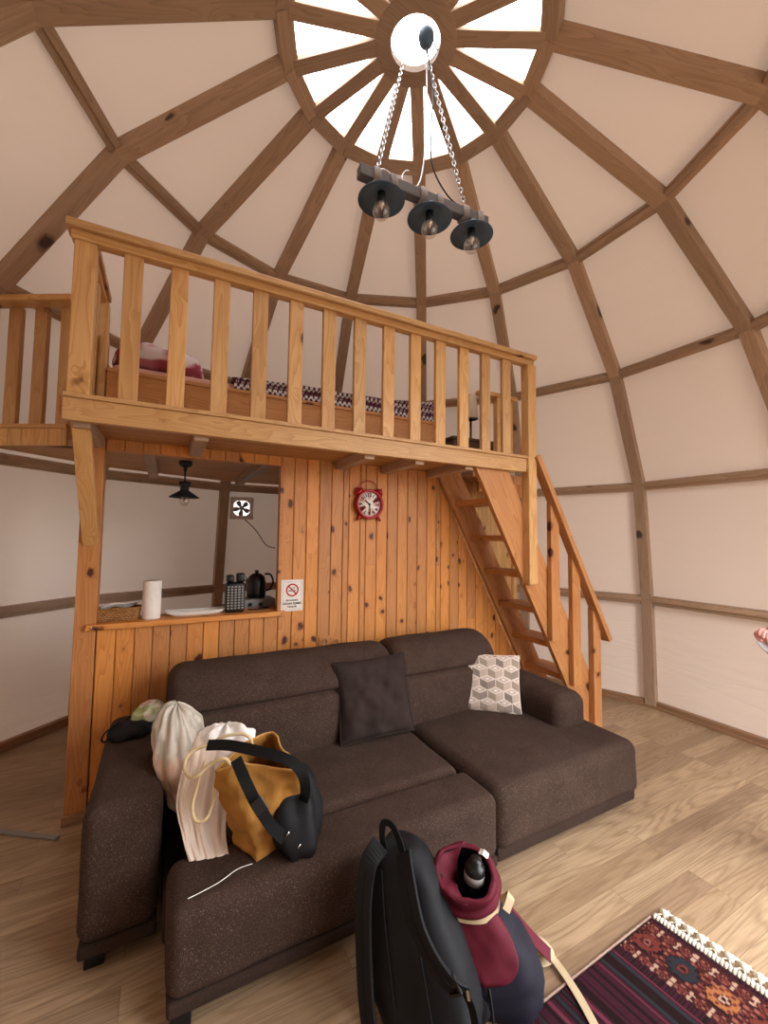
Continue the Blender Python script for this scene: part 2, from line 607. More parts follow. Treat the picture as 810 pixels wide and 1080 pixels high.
def thing(name, loc, label, cat, group=None, kind=None):
    o = bpy.data.objects.new(name, None)
    COL.objects.link(o)
    o.location = loc
    o.empty_display_size = .1
    WL[o.name] = V(loc)
    return tag(o, label, cat, group, kind)


def text_mesh(mb, txt, size, origin, ex, ey, depth=.0006, align='CENTER', bold=0.0):
    """lettering as mesh on the plane origin + ex*x + ey*y"""
    cu = bpy.data.curves.new('lettering', 'FONT')
    cu.body = txt
    cu.size = size
    cu.align_x = align
    cu.align_y = 'CENTER'
    cu.extrude = depth
    cu.offset = bold
    cu.resolution_u = 3
    o = bpy.data.objects.new('lettering', cu)
    COL.objects.link(o)
    dg = bpy.context.evaluated_depsgraph_get()
    me = bpy.data.meshes.new_from_object(o.evaluated_get(dg))
    ex, ey = V(ex), V(ey)
    ez = ex.cross(ey)
    mb.add([V(origin) + ex * v.co.x + ey * v.co.y + ez * v.co.z for v in me.vertices], [tuple(p.vertices) for p in me.polygons])
    bpy.data.objects.remove(o)
    bpy.data.curves.remove(cu)
    bpy.data.meshes.remove(me)


def spline(pts, n=6):
    """Catmull-Rom through pts"""
    P = [V(p) for p in pts]
    out = []
    for i in range(len(P) - 1):
        p0, p1, p2, p3 = P[max(i - 1, 0)], P[i], P[i + 1], P[min(i + 2, len(P) - 1)]
        for k in range(n):
            t = k / n
            out.append(.5 * ((2 * p1) + (p2 - p0) * t + (2 * p0 - 5 * p1 + 4 * p2 - p3) * t * t + (3 * p1 - p0 - 3 * p2 + p3) * t ** 3))
    out.append(P[-1])
    return out


def nz(p, sc, seed=0):
    return noise.noise(V(p) * sc + V((seed * 7.3, seed * 3.1, seed * 1.7)))
SKY = 7.0
# ------------------------------------------------------------------ the dome
DCX, DCY, PH0, NR = 1.05012, 1.70595, 2.93927, 16
RAD = [2.914, 2.880, 2.764, 2.306, 1.617, .661]
ZZ = [0.0, .950, 1.970, 2.870, 3.573, 3.977]


def dn(h, i, extra=0.0):
    a = PH0 - i * 2 * PI / NR
    return V((DCX + (RAD[h] + extra) * math.cos(a), DCY + (RAD[h] + extra) * math.sin(a), ZZ[h]))


def seg_n(h, i):
    """outward normal of rib segment h..h+1 on rib i"""
    a = PH0 - i * 2 * PI / NR
    dr, dz = RAD[h + 1] - RAD[h], ZZ[h + 1] - ZZ[h]
    n = V((dz, -dr)).normalized()
    return V((math.cos(a) * n.x, math.sin(a) * n.x, n.y))


def node_n(h, i):
    if h == 0: return seg_n(0, i)
    if h == 5: return seg_n(4, i)
    return (seg_n(h - 1, i) + seg_n(h, i)).normalized()


DOOR = (9, 10)            # two bays left open behind the camera
PIT = .07                   # depth of the ribs in front of the membrane

flo = MB().box(-2.2, 4.3, -1.6, 5.0, -.05, 0).build('floor', M['floor'])
flo['kind'] = 'structure'

# ribs
for i in range(NR):
    mb = MB()
    for h in range(5):
        n = seg_n(h, i)
        p, q = dn(h, i), dn(h + 1, i)
        t = (q - p).normalized() * .012
        mb.beam(p - (t if h else t * 0), q + t, n, .088, PIT)
    mb.build('trim_%d' % (i + 1), M['rib'], bev=.004)['kind'] = 'structure'
# hoops
for h in range(1, 6):
    mb = MB()
    for i in range(NR):
        if h == 1 and i in DOOR:
            continue
        p, q = dn(h, i), dn(h, i + 1)
        n = (node_n(h, i) + node_n(h, i + 1)).normalized()
        e = (q - p).normalized() * .035
        if h == 5:
            mb.beam(p + n * -.005, q + n * -.005, n, .085, .09)
        else:
            w = .075
            mb.beam(p + e + n * .018, q - e + n * .018, n, w, PIT - .02)
            # a thinner batten lies on the beam
            up = n.cross((q - p).normalized())
            mb.beam(p + e + n * .006 - up * .012, q - e + n * .006 - up * .012, n, .035, .014)
    mb.build('trim_%d' % (20 + h), M['rib'], bev=.003)['kind'] = 'structure'


def side(i):
    a = (PH0 - (i + .5) * 2 * PI / NR)
    x, y = math.cos(a), math.sin(a)
    if abs(y) >= abs(x): return 'back' if y > 0 else 'front'
    return 'right' if x > 0 else 'left'


walls = {k: MB() for k in ('left', 'back', 'right', 'front')}
bases = {k: MB() for k in ('left', 'back', 'right', 'front')}
ceil_mb = MB()
for i in range(NR):
    for h in range(5):
        if i in DOOR and h < (3 if i == 9 else 3):
            continue
        A, B = dn(h, i) + node_n(h, i) * PIT, dn(h, i + 1) + node_n(h, i + 1) * PIT
        C_, D = dn(h + 1, i + 1) + node_n(h + 1, i + 1) * PIT, dn(h + 1, i) + node_n(h + 1, i) * PIT
        mb = walls[side(i)] if h < 2 else ceil_mb
        N = 8
        vs, gs = [], []
        nn = (B - A).cross(D - A).normalized()
        c0 = V((DCX, DCY, 1.5))
        if nn.dot((A + C_) / 2 - c0) < 0: nn = -nn
        L = (B - A).length
        for a in range(N + 1):
            for b in range(N + 1):
                u, w = a / N, b / N
                p = (A * (1 - u) + B * u) * (1 - w) + (D * (1 - u) + C_ * u) * w
                bul = 16 * u * (1 - u) * w * (1 - w)
                p = p + nn * (.012 * bul)
                vs.append(p)
                gs.append((u * L + i * 3.3, i * 1.7, p.z))
        fs = []
        for a in range(N):
            for b in range(N):
                k = a * (N + 1) + b
                fs.append((k, k + N + 1, k + N + 2, k + 1))
        mb.add(vs, fs, gs, smooth=True)
    if i not in DOOR:
        p, q = dn(0, i), dn(0, i + 1)
        n = (seg_n(0, i) + seg_n(0, i + 1)).normalized()
        n.z = 0
        bases[side(i)].beam(p + n * .02 + V((0, 0, .028)), q + n * .02 + V((0, 0, .028)), n, .056, .045)
        bases[side(i)].beam(p - n * .0 + V((0, 0, .011)), q - n * .0 + V((0, 0, .011)), n, .022, .02)
for k, mb in walls.items():
    mb.build('wall_' + k, M['membrane'])['kind'] = 'structure'
for k, mb in bases.items():
    mb.build('baseboard_' + k, M['base'], bev=.003)['kind'] = 'structure'
ceil_mb.build('ceiling', M['membrane'])['kind'] = 'structure'

# door frame behind the camera (open doorway)
mb = MB()
for a, b in ((dn(2, 9), dn(2, 10)), (dn(2, 10), dn(2, 11))):
    n = (a + b) / 2 - V((DCX, DCY, 1.97))
    mb.beam(a - V((0, 0, .07)), b - V((0, 0, .07)), n, .06, .08)
fr = mb.build('door_1', M['rib'], bev=.003)
fr['kind'] = 'structure'

# skylight
HUBZ, HR, HO = 4.085, .128, .212
hc = V((DCX, DCY, HUBZ))
mb = MB()
ro = MB()
n = 48
rings = []
for (r, z) in ((HR, HUBZ - .045), (HO, HUBZ - .045), (HO, HUBZ - .005), (HR, HUBZ - .005), (HR, HUBZ - .045)):
    rings.append([V((DCX + r * math.cos(2 * PI * k / n), DCY + r * math.sin(2 * PI * k / n), z)) for k in range(n)])
mb.loft(rings, cap0=False, cap1=False, smooth=False)
sky_o = mb.build('window_1', M['rib'], bev=.003)
sky_o['kind'] = 'structure'
for i in range(NR):
    a = PH0 - i * 2 * PI / NR
    d = V((math.cos(a), math.sin(a), 0))
    p = dn(5, i) - d * .02
    q = V((DCX, DCY, HUBZ - .04)) + d * (HO - .03)
    MB().beam(p, q, V((0, 0, 1)), .078, .034).build('glazing_bar', M['rib'], sky_o, bev=.003)
pane = MB()
for i in range(NR):
    a0, a1 = PH0 - i * 2 * PI / NR, PH0 - (i + 1) * 2 * PI / NR
    pts = []
    for a, r, z in ((a0, .74, ZZ[5] + .04), (a1, .74, ZZ[5] + .04), (a1, HO - .02, HUBZ + .0), (a0, HO - .02, HUBZ + .0)):
        pts.append(V((DCX + r * math.cos(a), DCY + r * math.sin(a), z)))
    pane.add(pts, [(0, 1, 2, 3)])
pane.add([V((DCX + HO * math.cos(2 * PI * k / 32), DCY + HO * math.sin(2 * PI * k / 32), HUBZ + .0)) for k in range(32)], [tuple(range(32))])
pane.build('pane', M['glass'], sky_o)

# ------------------------------------------------------------------ plank partition under the loft
YW = 2.734
OX0, OX1, OZ0, OZ1 = -.312, .669, 1.0, 1.962      # the serving hatch


def string_z(x):
    return 2.0 - (x - 1.885) * 1.80


def planks(mb, x0, x1, y, topf, botf, w=.0885, depth=.018, start=None):
    x = x0
    k = 0
    while x < x1 - .004:
        ww = w * random.choice((1, 1, 1, 1, .5)) if x > .7 else w
        xe = min(x + ww, x1)
        g = .0016
        ztl, ztr = topf(x), topf(xe)
        zb = botf(x)
        if max(ztl, ztr) > zb + .01:
            off = V((random.uniform(0, 60), random.uniform(0, 60), random.uniform(0, 60)))
            rn = random.random()
            cuts = [zb, None]
            if random.random() < .3 and min(ztl, ztr) - zb > 1.2:
                zc = zb + random.uniform(.3, .7) * (min(ztl, ztr) - zb)
                spans = [(zb, zb, zc - .001, zc - .001), (zc + .001, zc + .001, ztl, ztr)]
            else:
                spans = [(zb, zb, ztl, ztr)]
            for (b0, b1, t0, t1) in spans:
                t0, t1 = max(t0, b0 + .002), max(t1, b1 + .002)
                e = .004
                q = [(x + g, y), (x + g + e, y - e), (xe - g - e, y - e), (xe - g, y)]
                vs, gs = [], []
                for (px, py), tt in zip(q, (0, .1, .9, 1)):
                    vs.append(V((px, py, b0)))
                    vs.append(V((px, py, t0 * (1 - tt) + t1 * tt)))
                gs = [V((p.z, p.x - x, p.y - y)) + off for p in vs]
                mb.add(vs, [(0, 2, 3, 1), (2, 4, 5, 3), (4, 6, 7, 5)], gs, rn)
                off = off + V((9, 4, 2))
                rn = random.random()
        x = xe
        k += 1


def flat_top(z): return lambda x: z


mb = MB()
ZT = 2.022
planks(mb, -.305, OX1, YW, flat_top(.985), flat_top(.0))          # below the hatch
planks(mb, -.305, OX1, YW, flat_top(ZT), flat_top(OZ1))           # strip above the hatch
planks(mb, OX1 + .0, 2.78, YW, lambda x: min(ZT, string_z(x) + .02), flat_top(0))
# backing so that the partition has real thickness
mb.box(-.305, OX1, YW + .004, YW + .05, 0, .985)
mb.box(-.305, OX1, YW + .004, YW + .05, OZ1, ZT)
mb.box(OX1, 1.89, YW + .004, YW + .05, 0, ZT)
mb.prism([(1.89, YW + .05, 0), (2.99, YW + .05, 0), (1.89, YW + .05, ZT)], (0, -.046, 0))
# jambs of the hatch
mb.box(OX1 - .004, OX1 + .018, YW - .006, YW + .052, .985, OZ1)
wp = mb.build('wall_partition', M['wall'])
wp['kind'] = 'structure'
MB().box(-.405, -.308, YW - .012, YW + .085, 0, ZT, 2).build('corner_post', M['wall'], wp, bev=.004)
MB().box(-.41, -.2, YW - .03, YW - .014, 0, .05, 0).build('skirting', M['base'], wp, bev=.003)

# the partition's wing that recedes behind the staircase
W0, W1 = V((1.93, 2.80, 0)), V((3.36, 3.33, 0))
dw = (W1 - W0).normalized()
Lw = (W1 - W0).length
ang = math.atan2(dw.y, dw.x)
mb = MB(Matrix.Translation(W0) @ Matrix.Rotation(ang, 4, 'Z'))
planks(mb, 0, Lw - .1, 0, flat_top(2.02), flat_top(0), .0885)
mb.box(0, Lw - .02, .004, .05, 0, 2.02)
mb.box(Lw - .1, Lw - .02, -.03, .0, 0, 2.02, 2)
wl = mb.build('wall_wing', wood('lit_wing_pine', '#d3a468', '#b07c45', '#55290f', .3, 8, .5, .3))  # paler than the partition: extra light from the dome is put into the colour
wl['kind'] = 'structure'

# ------------------------------------------------------------------ loft deck
YF = 2.2


def dome_xy(i, r):
    a = PH0 - i * 2 * PI / NR
    return (DCX + r * math.cos(a), DCY + r * math.sin(a))


RD = 2.66
arc = [dome_xy(i, RD) for i in (1, 2, 3, 4, 5, 6)]
deck = [(-.43, YF + .04), (1.885, YF + .04), (1.885, YW + .01), (2.42, YW + .03), (3.2, 3.03)] + arc[::-1] + [(-1.235, 3.285), (-.525, 2.88), (-.43, 2.86)]
dk = MB().poly(deck, 2.024, 2.10).build('floor_loft', M['boards'])
dk['kind'] = 'structure'
for x, y0 in ((-.345, YF + .045), (.145, YF + .045), (.60, 2.80), (1.08, YF + .045), (1.44, YF + .045), (1.845, YF + .045)):
    MB().box(x - .033, x + .033, y0, YW - .008 if y0 < 2.5 else 4.1, 1.968, 2.024, 1).build('joist', M['boards'] if 0 else M['rib'], dk, bev=.003)
for x in (-.1, 1.1, 1.6):
    MB().box(x - .033, x + .033, YW + .055, 4.0, 1.968, 2.024, 1).build('joist', M['rib'], dk, bev=.003)
MB().box(-.412, 2.345, YF, YF + .04, 1.988, 2.088, 0).build('fascia_board', M['rail'], dk, bev=.004)
MB().box(-.412, 2.345, YF - .012, YF + .06, 2.088, 2.108, 0).build('ledge_strip', M['rail'], dk, bev=.003)
# tongue-and-groove skirts under the two side galleries


def skirt(p, q, z0, z1):
    p, q = V(p), V(q)
    L = (q - p).length
    mb = MB(Matrix.Translation(p) @ Matrix.Rotation(math.atan2((q - p).y, (q - p).x), 4, 'Z'))
    x = 0
    while x < L - .01:
        xe = min(L, x + .078)
        mb.box(x + .001, xe - .001, -.012, .004, z0, z1, 2)
        x = xe
    mb.box(0, L, -.02, .01, z1, z1 + .022, 0)
    return mb


GL0, GL1 = V((-.50, 2.865, 0)), V((-1.20, 3.27, 0))
skirt(GL1, GL0, 1.985, 2.085).build('gallery_skirt', M['rail'], dk, bev=.002)
skirt((2.38, 2.765, 0), (3.2, 3.05, 0), 1.90, 2.085).build('gallery_skirt', M['wall'], dk, bev=.002)

# diagonal brace from the corner post to the deck edge
br = MB().beam((-.352, YF + .045, 2.0), (-.352, YW - .012, 1.43), V((0, 1, .6)), .07, .05).build('diagonal_brace', M['rail'], bev=.004)
tag(br, 'slanted pine brace under the left corner of the loft', 'brace')

# ------------------------------------------------------------------ railings
rl = thing('loft_railing', (1.0, YF, 2.1), 'long pine railing with flat balusters along the front edge of the loft', 'railing')
RW = M['rail']
MB().box(-.432, 2.43, YF - .03, YF + .075, 2.84, 2.875, 0).box(-.415, 2.42, YF - .008, YF + .05, 2.80, 2.84, 0).build('handrail', RW, rl, bev=.005)
MB().box(-.402, -.318, YF + .0, YF + .075, 2.108, 2.80, 2).build('post', RW, rl, bev=.005)
MB().box(2.345, 2.426, YF - .022, YF + .052, 1.165, 2.80, 2).build('post', RW, rl, bev=.005)
for k in range(13):
    x = -.175 + k * .1945
    MB().box(x - .039, x + .039, YF + .006, YF + .036, 2.108, 2.80, 2).build('baluster', RW, rl, bev=.004)

sr = thing('side_railing', (-.35, 2.5, 2.1), 'short pine railing running back from the left corner post of the loft', 'railing')
MB().box(-.40, -.325, YF + .08, 2.83, 2.84, 2.875, 1).box(-.385, -.34, YF + .08, 2.82, 2.80, 2.84, 1).build('handrail', RW, sr, bev=.004)
MB().box(-.395, -.325, 2.74, 2.81, 2.1, 2.80, 2).build('post', RW, sr, bev=.004)
for y in (2.40, 2.57):
    MB().box(-.378, -.348, y - .036, y + .036, 2.1, 2.80, 2).build('baluster', RW, sr, bev=.004)

gr = thing('gallery_railing', ((GL0 + GL1) / 2 + V((0, 0, 2.1))), 'pine railing of the side gallery at the left edge, behind the loft corner', 'railing')
gd = (GL1 - GL0).normalized()
gn = V((gd.y, -gd.x, 0))
if gn.y > 0: gn = -gn
MB().beam(GL0 - gd * .03 + V((0, 0, 2.825)) + gn * .03, GL1 + gd * .0 + V((0, 0, 2.825)) + gn * .03, V((0, 0, -1)), .09, .035).build('handrail', RW, gr, bev=.004)
mb = MB()
mb.beam(GL0 + gd * .045 + V((0, 0, 2.1)), GL0 + gd * .045 + V((0, 0, 2.79)), -gn, .075, .06)
mb.build('post', RW, gr, bev=.004)
for k in range(1, 5):
    c = GL0 + gd * (.045 + .155 * k)
    MB().beam(c + V((0, 0, 2.1)), c + V((0, 0, 2.79)), -gn, .075, .03).build('baluster', RW, gr, bev=.004)

gg = thing('stair_guard_railing', (2.55, 2.8, 2.1), 'short guard railing behind the stair opening beside the bedside table', 'railing')
MB().box(2.40, 2.84, 2.765, 2.84, 2.765, 2.80, 0).build('handrail', RW, gg, bev=.004)
MB().box(2.60, 2.665, 2.775, 2.83, 2.1, 2.765, 2).build('post', RW, gg, bev=.004)
MB().beam((2.79, 2.80, 2.1), (2.79, 2.80, 2.765), V((0, 1, 0)), .05, .03).build('baluster', RW, gg, bev=.004)

# ------------------------------------------------------------------ staircase
st = thing('staircase', (2.5, 2.45, 0), 'steep open pine staircase with handrail climbing to the loft', 'staircase')
SW = M['stair']
SL = -1.80


def stringer(y0, y1, xtop, ztop, wid):
    # outline in the xz plane
    xe = min(3.10, xtop + wid + ztop / 1.8)
    o = [(xtop + wid, y0, ztop), (xe, y0, ztop - (xe - xtop - wid) * 1.8), (xe, y0, 0), (xtop + ztop / 1.8, y0, 0), (xtop, y0, ztop)]
    return MB().prism(o, (0, y1 - y0, 0))


stringer(YF + .042, YF + .08, 1.885, 2.02, .305).build('stringer', SW, st, bev=.003)
stringer(YW - .058, YW - .022, 1.885, 2.02, .225).build('stringer', SW, st, bev=.003)
for k in range(7):
    z = 1.755 - .272 * k
    x = 1.885 + (2.02 - z) / 1.8
    MB().box(x + .02, x + .235, YF + .08, YW - .058, z - .006, z + .038, 1).build('tread', SW, st, bev=.003)
# handrail on the front stringer
MB().beam((2.40, YF - .012, 2.10), (3.2, YF - .012, .675), V((.6, 0, .35)), .075, .045).build('handrail', SW, st, bev=.004)
for (xc, z0, z1) in ((2.635, .735, 1.70), (2.868, .37, 1.29)):
    o = [(xc - .045, YF - .005, z1 + .08), (xc - .045, YF - .005, z0), (xc + .045, YF - .005, z0), (xc + .045, YF - .005, z1 - .08)]
    MB().prism(o, (0, .042, 0)).build('baluster', SW, st, bev=.003)
MB().prism([(3.055, YF - .01, .95), (3.055, YF - .01, 0), (3.145, YF - .01, 0), (3.145, YF - .01, .79)], (0, .05, 0)).build('newel_post', SW, st, bev=.003)

# pale strip lying on the floor at the foot of the corner post
fs_ = MB().beam((-1.45, 3.345, .014), (-.405, 2.615, .014), (0, 0, -1), .024, .012).build('floor_strip', M['greyplastic'], bev=.003)
tag(fs_, 'thin pale strip lying across the floor beside the foot of the corner post', 'strip')
# ------------------------------------------------------------------ sofa
sf = thing('corner_sofa', (1.0, 2.0, 0), 'big dark grey-brown chenille corner sofa with pulled-out seat in front of the plank wall', 'sofa')
ST, SB = .352, .085


def soft(seed, amp=.006, sc=5, top=None, topamp=0):
    def fn(p, n):
        d = nz(p, sc, seed) * amp
        q = p + n * d
        return q
    return fn


def bulge(x0, x1, y0, y1, amp, seed, na=.005):
    def fn(p, n):
        u, w = (p.x - x0) / (x1 - x0), (p.y - y0) / (y1 - y0)
        b = max(0, 16 * u * (1 - u) * w * (1 - w)) ** .5
        return p + n * nz(p, 5, seed) * na + V((0, 0, max(0, n.z) * b * amp))
    return fn


def upholst(name, dims, r, seed, amp=.012, sub=10):
    x0, x1, y0, y1, z0, z1 = dims
    return MB().rbox(*dims, r=r, seg=4, sub=sub, fn=bulge(x0, x1, y0, y1, amp, seed)).build(name, M['sofa'], sf)


def skirt_strip(dims, par):
    x0, x1, y0, y1, z0, z1 = dims
    return MB().rbox(*dims, r=.012, seg=2, sub=4).build('skirt', M['sofadark'], par)


LB = .045
o = upholst('armrest', (-.215, .034, 1.785, 2.66, SB, .535), .05, 1, .012)
skirt_strip((-.209, .028, 1.792, 2.65, LB, SB + .006), o)
o = upholst('armrest', (2.13, 2.40, 1.76, 2.62, .30, .535), .075, 2, .015)
o = upholst('pull_out_seat', (.053, 1.372, 1.455, 1.712, SB, ST), .045, 3, .008)
skirt_strip((.059, 1.366, 1.462, 1.70, LB, SB + .006), o)
o = upholst('seat_cushion', (.14, 1.36, 1.718, 2.3, SB + .02, ST - .004), .05, 4, .012)
MB().rbox(.045, 1.36, 1.722, 2.6, LB, .20, r=.02, seg=2, sub=3).build('seat_base', M['sofadark'], sf)
o = upholst('chaise_seat', (1.38, 2.45, 1.475, 2.32, SB - .02, ST), .06, 5, .014, 14)
skirt_strip((1.395, 2.43, 1.497, 2.3, LB - .02, SB), o)
MB().rbox(1.38, 2.37, 2.2, 2.64, LB, .33, r=.02, seg=2, sub=3).build('seat_base', M['sofadark'], sf)


def backrest(x0, x1, dy, dz, seed):
    prof = [(2.27, .14), (2.23, .28), (2.20, .37), (2.205, .48), (2.215, .56), (2.226, .60), (2.238, .617), (2.262, .627), (2.264, .631), (2.238, .640), (2.236, .66), (2.25, .70), (2.29, .755), (2.35, .805),
            (2.42, .825), (2.50, .82), (2.57, .80), (2.62, .75), (2.645, .66), (2.65, .42), (2.65, .14)]
    prof = [V((0, y + dy, z + (dz if z > .5 else 0))) for y, z in prof]
    cen = V((0, 2.44 + dy, .47))
    rings = []
    N = 22
    rr = .075
    xs = []
    for k in range(6):
        a = PI / 2 * k / 5
        xs.append((x0 + rr * (1 - math.sin(a)), rr * (1 - math.cos(a)) if 0 else None, math.cos(a)))
    xs = [(x0 + rr * (1 - math.cos(PI / 2 * k / 6)), math.sin(PI / 2 * k / 6)) for k in range(7)]
    xs += [(x0 + rr + (x1 - x0 - 2 * rr) * k / N, 1) for k in range(1, N)]
    xs += [(x1 - rr * (1 - math.cos(PI / 2 * k / 6)), math.sin(PI / 2 * k / 6)) for k in range(6, -1, -1)]
    for x, s in xs:
        ring = []
        for p in prof:
            d = (p - cen)
            L = d.length
            q = cen + d * ((L - rr * (1 - s)) / L)
            q = V((x, q.y, q.z))
            q += d.normalized() * (nz(q, 4.5, seed) * .008)
            ring.append(q)
        rings.append(ring)
    m = MB().loft(rings)
    return m.build('backrest', M['sofa'], sf, subsurf=1)


backrest(.045, 1.30, 0, 0, 6)
backrest(1.305, 2.12, .015, .0, 7)
for (x, y) in ((.10, 1.50), (1.30, 1.55), (1.50, 1.60), (2.33, 1.60), (-.16, 1.84), (-.16, 2.58), (2.31, 2.56)):
    MB().box(x - .03, x + .03, y - .03, y + .03, 0, LB + .02, 2).build('leg', M['blackplastic'], sf, bev=.004)

# ------------------------------------------------------------------ cushions


def pillow(c, ex, ey, w, h, th, seed, n=28, colf=None, pinch=.06, wr=.006, sag=0):
    """stuffed square cushion: centre c, width axis ex, height axis ey"""
    c, ex, ey = V(c), V(ex).normalized(), V(ey)
    ey = (ey - ex * ey.dot(ex)).normalized()
    ez = ex.cross(ey)
    mb = MB()
    for sgn in (1, -1):
        vs, fs, cols = [], [], []
        for i in range(n + 1):
            for j in range(n + 1):
                u, w_ = 2 * i / n - 1, 2 * j / n - 1
                k = max(0, (1 - u * u)) ** .5 * max(0, (1 - w_ * w_)) ** .5
                px = u * w / 2 * (1 - pinch * (1 - w_ * w_) ** 1.0)
                py = w_ * h / 2 * (1 - pinch * (1 - u * u) ** 1.0)
                z = th / 2 * k ** .8
                p = c + ex * px + ey * py + ez * (sgn * z)
                f = min(1, k * 2.2)
                p += ez * (sgn * f * wr * (nz(p, 11, seed) + .6 * nz(p, 27, seed + 2))) - ey * sag * (1 - w_) * 0
                vs.append(p)
                cols.append(colf(u, w_, sgn) if colf else (1, 1, 1, 1))
        for i in range(n):
            for j in range(n):
                k = i * (n + 1) + j
                q = (k, k + n + 1, k + n + 2, k + 1)
                fs.append(q if sgn > 0 else q[::-1])
        mb.add(vs, fs, None, .5, cols, smooth=True)
    return mb


def seam_path(c, ex, ey, w, h, pinch=.06, n=14):
    c, ex, ey = V(c), V(ex).normalized(), V(ey)
    ey = (ey - ex * ey.dot(ex)).normalized()
    P = []
    for s in range(4):
        for k in range(n):
            t = -1 + 2 * k / n
            u, v = [(t, -1), (1, t), (-t, 1), (-1, -t)][s]
            P.append(c + ex * (u * w / 2 * (1 - pinch * (1 - v * v))) + ey * (v * h / 2 * (1 - pinch * (1 - u * u))))
    return P


dc = thing('dark_cushion', (1.1, 2.2, .355), 'plain dark brown square cushion leaning on the sofa back', 'cushion')
cc = (1.115, 2.21, .570)
ce, cu = (1, -.06, .03), (.03, .30, 1)
pillow(cc, ce, cu, .45, .43, .14, 3, wr=.022, pinch=.05).build('cover', M['cushdark'], dc)
MB().tube(seam_path(cc, ce, cu, .455, .435, .05), .004, 6, closed=True).build('piping', M['cushdark'], dc)


def hexcol(u, v, s):
    """tumbling-block print: each flattened hexagon split into a light top and two darker sides"""
    X, Y = u * 2.0, v * 2.55
    r = math.floor(Y / 1.0 + .5)
    best = None
    for rr in (r - 1, r, r + 1):
        ox = .5 * (rr % 2)
        c = math.floor(X - ox + .5)
        for k in (c - 1, c, c + 1):
            dx, dy = X - (k + ox), Y - rr * 1.0
            e = max(abs(dx) * 2, abs(dx) + abs(dy) * 1.5 / 1.0)
            if best is None or e < best[0]: best = (e, dx, dy, k, rr)
    e, dx, dy, k, rr = best
    if e > .955: return lin('#ecdccd')
    if dy > .36 * 0 + abs(dx) * .66 * 1 - .0:
        t = abs(dx) / .5 + abs(dy - .34) / .34
        if t < .34: return lin('#efe2d6')
        if t < .60: return lin('#b9a496')
        return lin('#e2cfc0')
    if dx < 0: return lin('#a3917f') if (k + rr) % 3 else lin('#8a7a70')
    return lin('#c8b3a2') if (k + 2 * rr) % 3 else lin('#9b8a80')


PCC, PCX, PCY = (1.965, 2.205, .525), (.30, -.25, .0), (.22, .28, 1)
pc = tag(pillow(PCC, PCX, PCY, .43, .37, .13, 9, n=110, colf=hexcol, wr=.004, pinch=.05).build('patterned_cushion', M['colattr']),
         'pale cushion with a geometric block print against the right arm of the sofa', 'cushion')
MB().tube(seam_path(PCC, PCX, PCY, .432, .372, .05), .003, 6, closed=True).build('piping', M['blush'], pc)

# ------------------------------------------------------------------ bags and clothes on the sofa


def lump(c, ax, ay, az, seed, amp=.02, sc=7, nu=40, nv=24, e=1.0, colf=None, fold=None):
    """soft closed lump on three half-axis vectors"""
    c, ax, ay, az = V(c), V(ax), V(ay), V(az)
    mb = MB()
    vs, fs, cols = [], [], []

    def sp(x): return math.copysign(abs(x) ** e, x)
    for j in range(nv + 1):
        th = -PI / 2 + PI * j / nv
        for i in range(nu):
            ph = 2 * PI * i / nu
            d = V((sp(math.cos(th)) * sp(math.cos(ph)), sp(math.cos(th)) * sp(math.sin(ph)), sp(math.sin(th))))
            p = c + ax * d.x + ay * d.y + az * d.z
            nn = (ax.normalized() * d.x / ax.length + ay.normalized() * d.y / ay.length + az.normalized() * d.z / az.length).normalized()
            f = nz(p, sc, seed) + .5 * nz(p, sc * 2.3, seed + 1)
            r = 1 - abs(nz(p, sc * 1.3, seed + 5)) * 2
            p = p + nn * (amp * f + amp * .5 * r)
            if fold: p = p + nn * fold(d, p)
            vs.append(p)
            cols.append(colf(d, p) if colf else (1, 1, 1, 1))
    for j in range(nv):
        for i in range(nu):
            fs.append((j * nu + i, j * nu + (i + 1) % nu, (j + 1) * nu + (i + 1) % nu, (j + 1) * nu + i))
    mb.add(vs, fs, None, .5, cols, smooth=True)
    return mb


def vfold(fx, amp):
    return lambda d, p: amp * math.sin(fx * math.atan2(d.y, d.x) + 3 * nz(p, 6, 3))


# bag of clothes squeezed in behind the arm
def bagcol(d, p):
    a = math.atan2(d.y, d.x)
    k = nz(p, 14, 4)
    st = math.sin(a * 15 + 6 * p.z + 3 * k)
    if d.z < .12 + .3 * k and d.z > -.75: base = lin('#e6c9b4') if st > -.3 else lin('#d6ab94')
    else: base = lin('#ded3c4') if st > -.2 else lin('#bdb7a6')
    return base


b = thing('clothes_bag', (0.107, 2.119, 0.355), 'see-through bag of folded striped clothes wedged behind the left arm of the sofa', 'bag')
lump((0.112, 2.033, 0.537), (.09, -.05, -.035), (.05, .125, -.03), (-.03, .05, .205), 5, .014, 9, 90, 50, .8, bagcol, vfold(11, .0075)).build('bundle', M['colattr'], b)
MB().tube(spline([at(190, 748, 'y', 2.161), at(200, 757, 'y', 2.097), at(207, 768, 'y', 2.054)], 4), .006, 6).build('knot', M['blush'], b)

# white and blush clothes tumbling over the seat
w = thing('white_clothes', (0.214, 1.776, 0.344), 'crumpled white and blush clothes hanging over the seat beside the tan tote', 'clothes')
A = at(206, 792, 'z', 0.623)


